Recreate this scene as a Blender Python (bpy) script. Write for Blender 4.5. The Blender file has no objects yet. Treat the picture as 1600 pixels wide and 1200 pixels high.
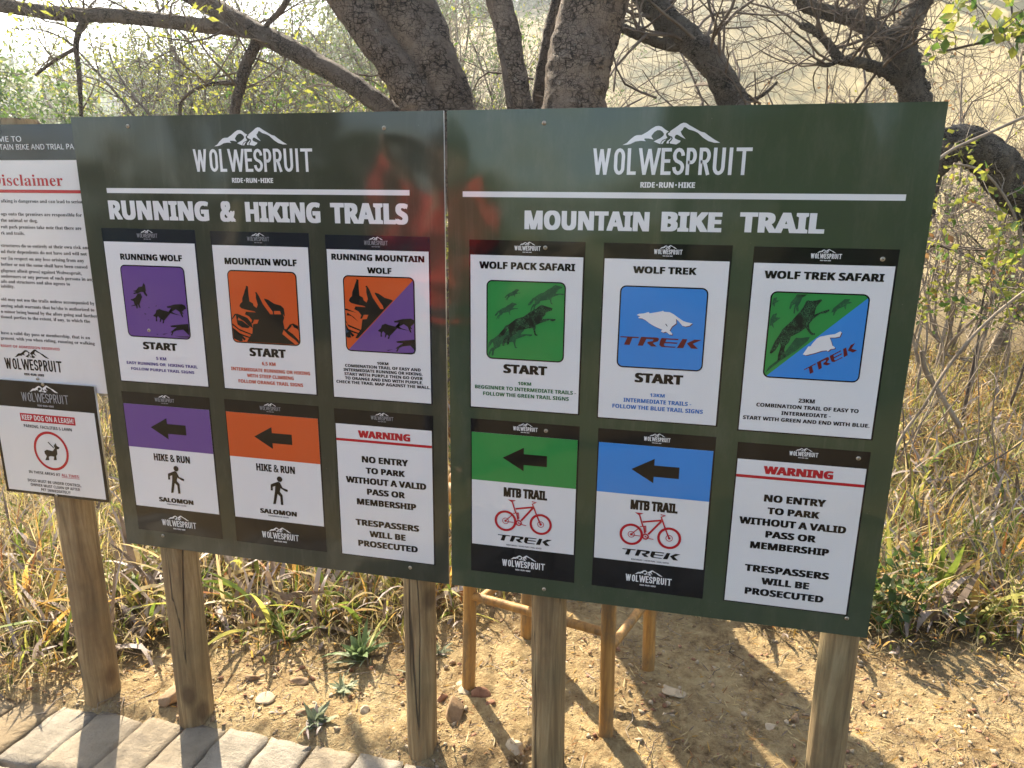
import bpy, math, os, random
import numpy as np
from mathutils import Vector, Matrix, noise as mnoise
from mathutils.geometry import tessellate_polygon

sc = bpy.context.scene
COL = sc.collection

# ------------------------------------------------------------------ camera
cam = bpy.data.cameras.new('camera')
cam.sensor_width = 36.0
cam.lens = 1100 / 1600 * 36.0
cam.clip_start = 0.02
cam.clip_end = 3000
cam_ob = bpy.data.objects.new('camera', cam)
COL.objects.link(cam_ob)
RX, UX, FX = (.97585773, .21811665, .01126118), (-.06394102, .23601134, .96964436), (-.20883781, .946955, -.24426009)
cam_ob.matrix_world = Matrix(((RX[0], UX[0], -FX[0], .523958), (RX[1], UX[1], -FX[1], -1.633004), (RX[2], UX[2], -FX[2], 1.589136), (0, 0, 0, 1)))
sc.camera = cam_ob

# ------------------------------------------------------------------ light
SUN_EL, SUN_BEAR = math.radians(40), math.radians(-38.9)      # bearing from +Y towards +X
world = bpy.data.worlds.new('World')
sc.world = world
world.use_nodes = True
wn = world.node_tree.nodes
bg = wn['Background']
sky = wn.new('ShaderNodeTexSky')
sky.sky_type = 'NISHITA'
sky.sun_disc = False
sky.sun_elevation = SUN_EL
sky.sun_rotation = SUN_BEAR
sky.dust_density = 1.3
sky.air_density = 1.0
world.node_tree.links.new(sky.outputs[0], bg.inputs[0])
bg.inputs[1].default_value = 0.085
sun = bpy.data.lights.new('sun', 'SUN')
sun.energy = 5.0
sun.angle = math.radians(.55)
sun.color = (1.0, .88, .70)
sun_ob = bpy.data.objects.new('sun', sun)
COL.objects.link(sun_ob)
sd = Vector((math.sin(SUN_BEAR) * math.cos(SUN_EL), math.cos(SUN_BEAR) * math.cos(SUN_EL), math.sin(SUN_EL)))
sun_ob.rotation_euler = sd.to_track_quat('Z', 'Y').to_euler()
sun_ob.location = sd * 30
vs = sc.view_settings
vs.view_transform = 'Standard'
vs.look = 'None'
vs.gamma = 1.0
vs.use_curve_mapping = False
vs.exposure = 2.2
sc.cycles.volume_bounces = 1
sc.cycles.transparent_max_bounces = 8

# ------------------------------------------------------------------ helpers
rng = np.random.default_rng(7)
R = random.Random(11)


class MB:
    """collects pieces and links them as one mesh object"""
    def __init__(s):
        s.ch = []; s.mats = []; s.n = 0

    def mi(s, m):
        if m not in s.mats: s.mats.append(m)
        return s.mats.index(m)

    def add(s, v, f, m):
        v = np.asarray(v, float).reshape(-1, 3)
        mi = s.mi(m) if not isinstance(m, np.ndarray) else m
        if len(f) and not isinstance(f, np.ndarray):
            by = {}
            for q in f: by.setdefault(len(q), []).append(q)
            fs = [np.array(x) for x in by.values()]
        else:
            fs = [f] if len(f) else []
        s.ch.append((v, [q + s.n for q in fs], mi))
        s.n += len(v)

    def _base(s, v):
        o = 0
        for q in s.ch:
            if q[0] is v: return o
            o += len(q[0])

    def quad(s, x0, x1, z0, z1, y, m):
        s.add([(x0, y, z0), (x1, y, z0), (x1, y, z1), (x0, y, z1)], [(0, 1, 2, 3)], m)

    def poly(s, pts, y, m, holes=()):
        loops = [[Vector((p[0], p[1], 0)) for p in q] for q in (pts, *holes)]
        tris = tessellate_polygon(loops)
        s.add([(p[0], y, p[1]) for q in (pts, *holes) for p in q], [tuple(t) for t in tris], m)

    def box(s, c, d, m, rot=None):
        v = [Vector((sx * d[0] / 2, sy * d[1] / 2, sz * d[2] / 2)) for sx in (-1, 1) for sy in (-1, 1) for sz in (-1, 1)]
        if rot is not None: v = [rot @ q for q in v]
        v = [(q.x + c[0], q.y + c[1], q.z + c[2]) for q in v]
        s.add(v, [(0, 1, 3, 2), (4, 6, 7, 5), (0, 4, 5, 1), (2, 3, 7, 6), (0, 2, 6, 4), (1, 5, 7, 3)], m)

    def tube(s, pts, rad, m, n=8, cap=True, rough=0.0, seed=0, knob=0.0):
        P = np.asarray(pts, float); k = len(P)
        rad = np.broadcast_to(np.asarray(rad, float), (k,))
        T = np.gradient(P, axis=0); T /= np.linalg.norm(T, axis=1)[:, None] + 1e-12
        a = np.array([0, 0, 1.0]) if abs(T[0, 2]) < .9 else np.array([1.0, 0, 0])
        nv = np.cross(T[0], a); nv /= np.linalg.norm(nv)
        ang = np.arange(n) * 2 * math.pi / n
        V = np.zeros((k, n, 3))
        g = np.random.default_rng(seed) if rough else None
        for i in range(k):
            nv = nv - T[i] * (nv @ T[i]); nv /= np.linalg.norm(nv) + 1e-12
            b = np.cross(T[i], nv)
            rr = rad[i] * (np.ones(n) + (rough * g.normal(size=n) if rough else 0))
            if knob:
                for q in range(n):
                    w_ = P[i] + rad[i] * (math.cos(ang[q]) * nv + math.sin(ang[q]) * b)
                    rr[q] *= 1 + knob * (mnoise.noise(Vector(w_ * (1.1 / max(rad[i], .03)))) + .6 * mnoise.noise(Vector(w_ * (2.9 / max(rad[i], .03)))))
            V[i] = P[i] + (np.cos(ang) * rr)[:, None] * nv + (np.sin(ang) * rr)[:, None] * b
        i, j = np.meshgrid(np.arange(k - 1), np.arange(n), indexing='ij')
        j2 = (j + 1) % n
        F = np.stack([i * n + j, i * n + j2, (i + 1) * n + j2, (i + 1) * n + j], -1).reshape(-1, 4)
        s.add(V.reshape(-1, 3), F, m)
        if cap and n >= 3:
            s.add(V[0], np.arange(n)[::-1][None, :], m); s.add(V[-1], np.arange(n)[None, :], m)

    def build(s, name, parent=None, loc=None, smooth=False):
        off = np.zeros(3)
        if parent is not None: off = np.array(ORG.get(parent.name, (0, 0, 0)), float)
        elif loc is not None: off = np.array(loc, float)
        prints = {s.mats.index(q) for q in s.mats if q.name.startswith('print_')}
        for v, fs, mk in s.ch:          # printed sheets all face the reader (-Y)
            if not isinstance(mk, np.ndarray) and mk in prints and np.ptp(v[:, 1]) < 6e-4:
                for q in range(len(fs)):
                    lo = fs[q].min() if False else 0
                    f_ = fs[q] - s._base(v)
                    A, B, C_ = v[f_[:, 0]], v[f_[:, 1]], v[f_[:, 2]]
                    ny = (B[:, 2] - A[:, 2]) * (C_[:, 0] - A[:, 0]) - (B[:, 0] - A[:, 0]) * (C_[:, 2] - A[:, 2])
                    if len(fs[q][0]) > 4:
                        P_ = v[f_]; Q_ = np.roll(P_, -1, 1); ny = -((P_[:, :, 0] * Q_[:, :, 2] - Q_[:, :, 0] * P_[:, :, 2]).sum(1))
                    fs[q][ny > 0] = fs[q][ny > 0][:, ::-1]
        V = np.concatenate([c[0] for c in s.ch]) - off
        me = bpy.data.meshes.new(name)
        starts, idx, mi = [], [], []
        tot = 0
        for v, fs, m in s.ch:
            o = 0
            for f in fs:
                starts.append(tot + np.arange(len(f)) * f.shape[1]); idx.append(f.ravel()); tot += f.size
                mi.append(m[o:o + len(f)] if isinstance(m, np.ndarray) else np.full(len(f), m)); o += len(f)
        idx = np.concatenate(idx).astype(np.int32); starts = np.concatenate(starts).astype(np.int32); mi = np.concatenate(mi).astype(np.int32)
        me.vertices.add(len(V)); me.vertices.foreach_set('co', V.ravel().astype(np.float32))
        me.loops.add(len(idx)); me.loops.foreach_set('vertex_index', idx)
        me.polygons.add(len(starts)); me.polygons.foreach_set('loop_start', starts)
        me.polygons.foreach_set('material_index', mi)
        for m in s.mats: me.materials.append(m)
        if smooth: me.polygons.foreach_set('use_smooth', np.ones(len(starts), bool))
        me.update(calc_edges=True); me.validate()
        o = bpy.data.objects.new(name, me); COL.objects.link(o)
        if parent is not None:
            o.parent = parent; ORG[o.name] = tuple(off)
        else:
            o.location = off; ORG[o.name] = tuple(off)
        return o


ORG = {}


def tag(o, label=None, cat=None, group=None, kind=None):
    if label: o['label'] = label
    if cat: o['category'] = cat
    if group: o['group'] = group
    if kind: o['kind'] = kind
    return o


def thing(name, loc, label, cat, group=None):
    o = bpy.data.objects.new(name, None); COL.objects.link(o)
    o.location = loc; o.empty_display_size = .1
    ORG[o.name] = tuple(loc)
    return tag(o, label, cat, group)


# ------------------------------------------------------------------ materials
class N:
    """tiny wrapper for node materials"""
    def __init__(s, name):
        s.m = bpy.data.materials.new(name); s.m.use_nodes = True
        s.t = s.m.node_tree; s.p = s.t.nodes['Principled BSDF']; s.out = s.t.nodes['Material Output']
        s.pos = s.new('ShaderNodeNewGeometry').outputs['Position']

    def new(s, k, **kw):
        n = s.t.nodes.new(k)
        for a, b in kw.items(): setattr(n, a, b)
        return n

    def put(s, sock, v):
        if isinstance(v, bpy.types.NodeSocket): s.t.links.new(v, sock)
        elif isinstance(v, tuple) and len(v) == 3 and sock.type == 'RGBA': sock.default_value = (*v, 1)
        else: sock.default_value = v

    def map(s, scale=(1, 1, 1), rot=(0, 0, 0), vec=None):
        n = s.new('ShaderNodeMapping'); s.put(n.inputs['Vector'], vec or s.pos)
        n.inputs['Scale'].default_value = scale; n.inputs['Rotation'].default_value = rot
        return n.outputs[0]

    def noise(s, scale, detail=4, rough=.55, vec=None, dist=0):
        n = s.new('ShaderNodeTexNoise'); s.put(n.inputs['Vector'], vec or s.pos)
        n.inputs['Scale'].default_value = scale; n.inputs['Detail'].default_value = detail
        n.inputs['Roughness'].default_value = rough; n.inputs['Distortion'].default_value = dist
        return n.outputs['Fac']

    def vor(s, scale, feature='F1', vec=None, out='Distance', rnd=1.0):
        n = s.new('ShaderNodeTexVoronoi', feature=feature); s.put(n.inputs['Vector'], vec or s.pos)
        n.inputs['Scale'].default_value = scale; n.inputs['Randomness'].default_value = rnd
        return n.outputs[out]

    def ramp(s, fac, stops):
        n = s.new('ShaderNodeValToRGB'); s.put(n.inputs[0], fac)
        e = n.color_ramp.elements
        while len(e) < len(stops): e.new(.5)
        for q, (p, c) in zip(e, stops):
            q.position = p; q.color = (c, c, c, 1) if not isinstance(c, tuple) else (*c, 1)
        return n.outputs[0]

    def mix(s, fac, a, b, mode='MIX'):
        n = s.new('ShaderNodeMix', data_type='RGBA', blend_type=mode)
        s.put(n.inputs[0], fac); s.put(n.inputs[6], a); s.put(n.inputs[7], b)
        return n.outputs[2]

    def math(s, op, a, b=0.0):
        n = s.new('ShaderNodeMath', operation=op); s.put(n.inputs[0], a); s.put(n.inputs[1], b)
        return n.outputs[0]

    def attr(s, name):
        return s.new('ShaderNodeAttribute', attribute_name=name).outputs['Fac']

    def bump(s, h, dist, strength=1.0, nrm=None):
        n = s.new('ShaderNodeBump'); s.put(n.inputs['Height'], h)
        n.inputs['Distance'].default_value = dist; n.inputs['Strength'].default_value = strength
        if nrm is not None: s.t.links.new(nrm, n.inputs['Normal'])
        return n.outputs[0]

    def set(s, col=None, rough=None, nrm=None, spec=None, metal=None):
        if col is not None: s.put(s.p.inputs['Base Color'], col)
        if rough is not None: s.put(s.p.inputs['Roughness'], rough)
        if nrm is not None: s.t.links.new(nrm, s.p.inputs['Normal'])
        if spec is not None: s.put(s.p.inputs['Specular IOR Level'], spec)
        if metal is not None: s.put(s.p.inputs['Metallic'], metal)
        return s.m


def vinyl(name, col, rough=.13, dirt=.12):
    n = N(name)
    d = n.noise(9, 6, .7, n.map((1, 1, .35)))
    st = n.noise(3, 5, .65, n.map((14, 14, .6)), .4)
    dm = n.math('MULTIPLY', n.math('ADD', n.ramp(d, [(.5, 0.0), (.8, .8)]), n.math('MULTIPLY', n.ramp(st, [(.55, 0.0), (.75, .55)]), n.ramp(n.noise(2.3, 3), [(.42, 0.0), (.62, 1.0)]))), dirt)
    spk = n.ramp(n.vor(55, 'F1'), [(.045, 1.0), (.075, 0.0)])
    dm = n.math('ADD', dm, n.math('MULTIPLY', n.math('MULTIPLY', spk, n.ramp(n.noise(4, 3), [(.5, 0.0), (.65, 1.0)])), dirt * 1.6))
    c = n.mix(dm, col, (.30, .26, .20))
    b = n.bump(n.noise(2.6, 2, .4), .018)
    b = n.bump(n.noise(150, 2, .5), .00004, 1, b)
    r = n.math('ADD', n.math('MULTIPLY', n.noise(5, 4, .6), .09), rough - .09)
    return n.set(c, r, b, .6)


V = {k: vinyl('print_' + k, c, .13, d) for k, c, d in [
    ('green_reflection_tint', (.044, .048, .031), .24), ('green_board', (.052, .072, .038), .24), ('black', (.0045, .005, .007), .07),  # left board's tone: board green with a browner reflection put into it
    ('white', (.78, .77, .75), .06), ('purple', (.15, .07, .27), .08), ('orange', (.64, .10, .02), .05), ('green', (.035, .27, .06), .05),
    ('blue', (.045, .25, .66), .05), ('red', (.47, .012, .022), .04), ('maroon', (.13, .014, .014), .04), ('ink', (.005, .005, .006), .02),
    ('violet_ink', (.08, .05, .22), .02), ('orange_ink', (.55, .09, .03), .02), ('green_ink', (.025, .14, .04), .02), ('blue_ink', (.05, .17, .48), .02),
    ('grey_logo', (.34, .34, .35), .02), ('navy', (.007, .010, .020), .06), ('paper', (.74, .72, .68), .10)]}


def furmat(name, c1, c2):
    n = N(name)
    k = n.ramp(n.vor(420, 'DISTANCE_TO_EDGE', n.map((1, 1, .6), (0, .6, 0))), [(.0, 1.0), (.12, 0.0)])
    k = n.math('MULTIPLY', k, n.ramp(n.noise(60, 2), [(.4, 0.0), (.6, .9)]))
    return n.set(n.mix(k, c1, c2), .15, n.bump(n.noise(2.6, 2, .4), .012))


FUR = furmat('print_wolf_fur', (.012, .018, .014), (.06, .22, .09))
FUR2 = furmat('print_wolf_fur_faded', (.022, .085, .04), (.035, .2, .06))

n = N('weathered_pole'); v = n.map((22, 22, 1.3))
g = n.noise(2.2, 8, .65, v, .6)
c = n.ramp(g, [(.27, (.10, .062, .028)), (.5, (.28, .19, .088)), (.74, (.45, .34, .18))])
c = n.mix(n.ramp(n.noise(3.5, 3, .5), [(.45, 0.0), (.68, .45)]), c, (.13, .135, .075))
cr = n.ramp(n.noise(1.5, 3, .5, n.map((8, 8, .3)), .5), [(.492, 0.0), (.499, 1.0), (.502, 1.0), (.508, 0.0)])
kn = n.ramp(n.vor(1.0, 'F1', n.map((7, 7, 4.2))), [(.10, 1.0), (.2, 0.0)])
c = n.mix(n.math('MULTIPLY', kn, .7), c, (.07, .04, .02))
c = n.mix(n.math('MULTIPLY', n.ramp(n.noise(2.2, 5, .7), [(.5, 0.0), (.7, .55)]), 1.0), c, (.12, .07, .033))
c = n.mix(n.math('MULTIPLY', cr, .8), c, (.02, .014, .009))
POLE = n.set(c, .8, n.bump(n.math('SUBTRACT', g, n.math('MULTIPLY', cr, 1.5)), .007))
n = N('warm_varnished_pole'); v = n.map((30, 30, 2))
g = n.noise(2, 7, .65, v, .5)
c = n.ramp(g, [(.3, (.22, .11, .032)), (.55, (.44, .235, .065)), (.75, (.52, .32, .11))])
c = n.mix(n.ramp(n.noise(14, 5, .7, n.map((1, 1, .3))), [(.46, 0.0), (.6, .8)]), c, (.17, .12, .065))
POLE2 = n.set(c, .6, n.bump(g, .002))


def barkmat(name, dark, mid, light, scale, crack=.08, pale=.25):
    n = N(name)
    v = n.map((.8, .8, 1.25))
    vd = n.new('ShaderNodeVectorMath', operation='ADD')
    nz = n.new('ShaderNodeTexNoise'); nz.inputs['Scale'].default_value = 9; n.put(nz.inputs['Vector'], n.pos)
    sc_ = n.new('ShaderNodeVectorMath', operation='SCALE'); n.put(sc_.inputs[0], nz.outputs['Color']); sc_.inputs['Scale'].default_value = .05
    n.put(vd.inputs[0], v); n.put(vd.inputs[1], sc_.outputs[0])
    def cracks(s_, wd):
        v1 = n.new('ShaderNodeTexVoronoi', feature='F1', distance='CHEBYCHEV'); v2 = n.new('ShaderNodeTexVoronoi', feature='F2', distance='CHEBYCHEV')
        for q in (v1, v2):
            n.put(q.inputs['Vector'], vd.outputs[0]); q.inputs['Scale'].default_value = s_
        d = n.math('SUBTRACT', v2.outputs['Distance'], v1.outputs['Distance'])
        d = n.math('ADD', d, n.math('MULTIPLY', n.math('SUBTRACT', n.noise(11, 4, .6), .45), .45))
        return n.ramp(d, [(0.0, 0.0), (wd, 1.0)])
    crk = n.math('MULTIPLY', cracks(scale, crack * 2.2), n.math('ADD', n.math('MULTIPLY', cracks(scale * 2.1, crack * 2.6), .45), .55))
    a = n.noise(5, 6, .65)
    b = n.noise(40, 5, .7, n.map((1, 1, .3)))
    c = n.ramp(n.math('ADD', n.math('MULTIPLY', a, .6), n.math('MULTIPLY', b, .4)), [(.3, dark), (.52, mid), (.75, light)])
    lich = n.ramp(n.noise(24, 5, .75), [(.62, 0.0), (.7, 1.0)])
    c = n.mix(n.math('MULTIPLY', lich, pale), c, (.33, .34, .28))
    c = n.mix(n.math('SUBTRACT', 1.0, crk), c, tuple(x * .3 for x in dark))
    h = n.math('ADD', n.math('MULTIPLY', crk, 1.0), n.math('MULTIPLY', b, .7))
    return n.set(c, .9, n.bump(h, .016), .2)


BARK = barkmat('cracked_bark', (.10, .074, .054), (.175, .132, .098), (.29, .225, .165), 38, .05, .45)
BARK2 = barkmat('grey_brown_bark', (.09, .07, .055), (.15, .115, .088), (.24, .19, .15), 60, .05, .4)
BARK3 = barkmat('dark_rough_bark', (.085, .07, .053), (.15, .125, .095), (.27, .225, .175), 60, .06, .5)
n = N('twig_bark')
TWIG = n.set(n.ramp(n.noise(8, 3), [(.35, (.075, .055, .042)), (.65, (.17, .135, .105))]), .9, spec=.2)
n = N('dry_twig')
TWIGP = n.set(n.ramp(n.noise(8, 3), [(.35, (.20, .16, .12)), (.65, (.36, .30, .23))]), .9, spec=.2)


def leafmat(name, c1, c2, trans=.45, scale=7):
    n = N(name)
    c = n.mix(n.ramp(n.noise(scale, 3, .6), [(.35, 0.0), (.65, 1.0)]), c1, c2)
    n.set(c, .55, spec=.3)
    tr = n.new('ShaderNodeBsdfTranslucent'); n.put(tr.inputs[0], c)
    mx = n.new('ShaderNodeMixShader'); mx.inputs[0].default_value = trans
    n.t.links.new(n.p.outputs[0], mx.inputs[1]); n.t.links.new(tr.outputs[0], mx.inputs[2])
    n.t.links.new(mx.outputs[0], n.out.inputs[0])
    return n.m


L_YG = leafmat('yellow_green_leaf', (.20, .23, .035), (.34, .33, .06), .55)
L_GR = leafmat('green_leaf', (.05, .105, .02), (.12, .19, .035), .5)
L_DK = leafmat('dark_green_leaf', (.03, .06, .018), (.06, .10, .03), .35)
L_GY = leafmat('grey_green_leaf', (.13, .16, .09), (.22, .24, .13), .4)
L_BR = leafmat('brown_leaf', (.26, .13, .05), (.38, .22, .09), .4)
G_ST = leafmat('straw_blade', (.42, .33, .16), (.62, .49, .25), .5, 12)
G_OC = leafmat('ochre_blade', (.42, .24, .06), (.58, .37, .10), .5, 12)
G_RU = leafmat('rust_blade', (.32, .12, .04), (.42, .20, .07), .4, 12)
G_GY = leafmat('greyed_blade', (.24, .19, .17), (.40, .33, .28), .25, 12)
G_GR = leafmat('green_blade', (.10, .15, .025), (.20, .25, .04), .45, 12)
G_YG = leafmat('yellow_green_blade', (.28, .28, .05), (.42, .38, .09), .5, 12)
G_DK = leafmat('dark_brown_blade', (.12, .085, .06), (.2, .145, .10), .3, 12)  # darker brown blades mixed at random among the rest
G_HB = leafmat('fresh_herb_leaf', (.11, .17, .06), (.19, .26, .11), .35, 20)
G_RS = leafmat('pale_rosette_leaf', (.17, .20, .12), (.30, .33, .21), .3, 20)


def rockmat(name, a, b):
    n = N(name)
    c = n.ramp(n.noise(22, 6, .7), [(.3, a), (.7, b)])
    return n.set(c, .9, n.bump(n.noise(60, 5, .7), .004), .2)


RK1 = rockmat('brown_stone', (.20, .125, .065), (.36, .25, .15))
RK2 = rockmat('pale_stone', (.30, .23, .145), (.47, .38, .26))
RK3 = rockmat('reddish_stone', (.18, .085, .05), (.33, .18, .11))
n = N('sandstone_paver')
c = n.ramp(n.noise(7, 6, .7), [(.25, (.17, .15, .115)), (.5, (.29, .255, .20)), (.78, (.40, .36, .29))])
c = n.mix(n.math('MULTIPLY', n.attr('tint'), .75), c, (.23, .165, .085))
PAV = n.set(c, .92, n.bump(n.math('ADD', n.noise(55, 6, .75), n.math('MULTIPLY', n.noise(14, 3), 1.2)), .012), .2)
n = N('joint_sand'); SAND = n.set(n.ramp(n.noise(60, 5, .7), [(.3, (.12, .09, .055)), (.7, (.26, .2, .13))]), .95)
n = N('metal_edge'); EDGE = n.set((.62, .60, .55), .35, metal=.6)
n = N('screw_metal'); SCREW = n.set((.42, .36, .27), .4, metal=.8)
n = N('screw_slot'); SLOT = n.set((.06, .05, .04), .6)
n = N('panel_back'); BACK = n.set((.30, .30, .28), .5)

# ground: bare ochre soil, dry-grass litter, far straw-coloured hillside
n = N('veld_ground')
f1 = n.noise(3.0, 8, .7); f2 = n.noise(26, 7, .75); f3 = n.noise(140, 4, .7)
soil = n.ramp(n.math('ADD', n.math('MULTIPLY', f1, .5), n.math('MULTIPLY', f2, .5)), [(.37, (.10, .06, .028)), (.45, (.31, .215, .105)), (.54, (.48, .355, .18)), (.66, (.59, .47, .27))])
peb = n.vor(75, 'F1', None, 'Distance')
pc = n.vor(75, 'F1', None, 'Color')
pm = n.math('MULTIPLY', n.ramp(peb, [(.30, 1.0), (.42, 0.0)]), n.ramp(n.noise(11, 4), [(.48, 0.0), (.58, 1.0)]))
pcol = n.mix(n.new('ShaderNodeSeparateColor').outputs[0] if False else f3, (.26, .17, .10), (.50, .40, .28))
soil = n.mix(n.math('MULTIPLY', pm, .65), soil, pcol)
lit = n.ramp(n.noise(32, 8, .8, n.map((1, 1, 1)), 1.5), [(.3, (.05, .035, .018)), (.52, (.15, .11, .055)), (.75, (.34, .27, .14))])  # litter tone darkened to carry the shade under the grass
near = n.mix(n.attr('grass'), soil, lit)
h1 = n.noise(.05, 6, .65); h2 = n.noise(.6, 6, .7)
hill = n.ramp(n.math('ADD', n.math('MULTIPLY', h1, .6), n.math('MULTIPLY', h2, .4)), [(.38, (.10, .10, .055)), (.46, (.27, .22, .115)), (.6, (.47, .38, .20))])
c = n.mix(n.attr('far'), near, hill)
h = n.math('ADD', n.math('MULTIPLY', f2, .8), n.math('ADD', n.math('MULTIPLY', f3, .45), n.math('MULTIPLY', pm, .35)))
GROUND = n.set(c, .95, n.bump(h, .04), .15)

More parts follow.
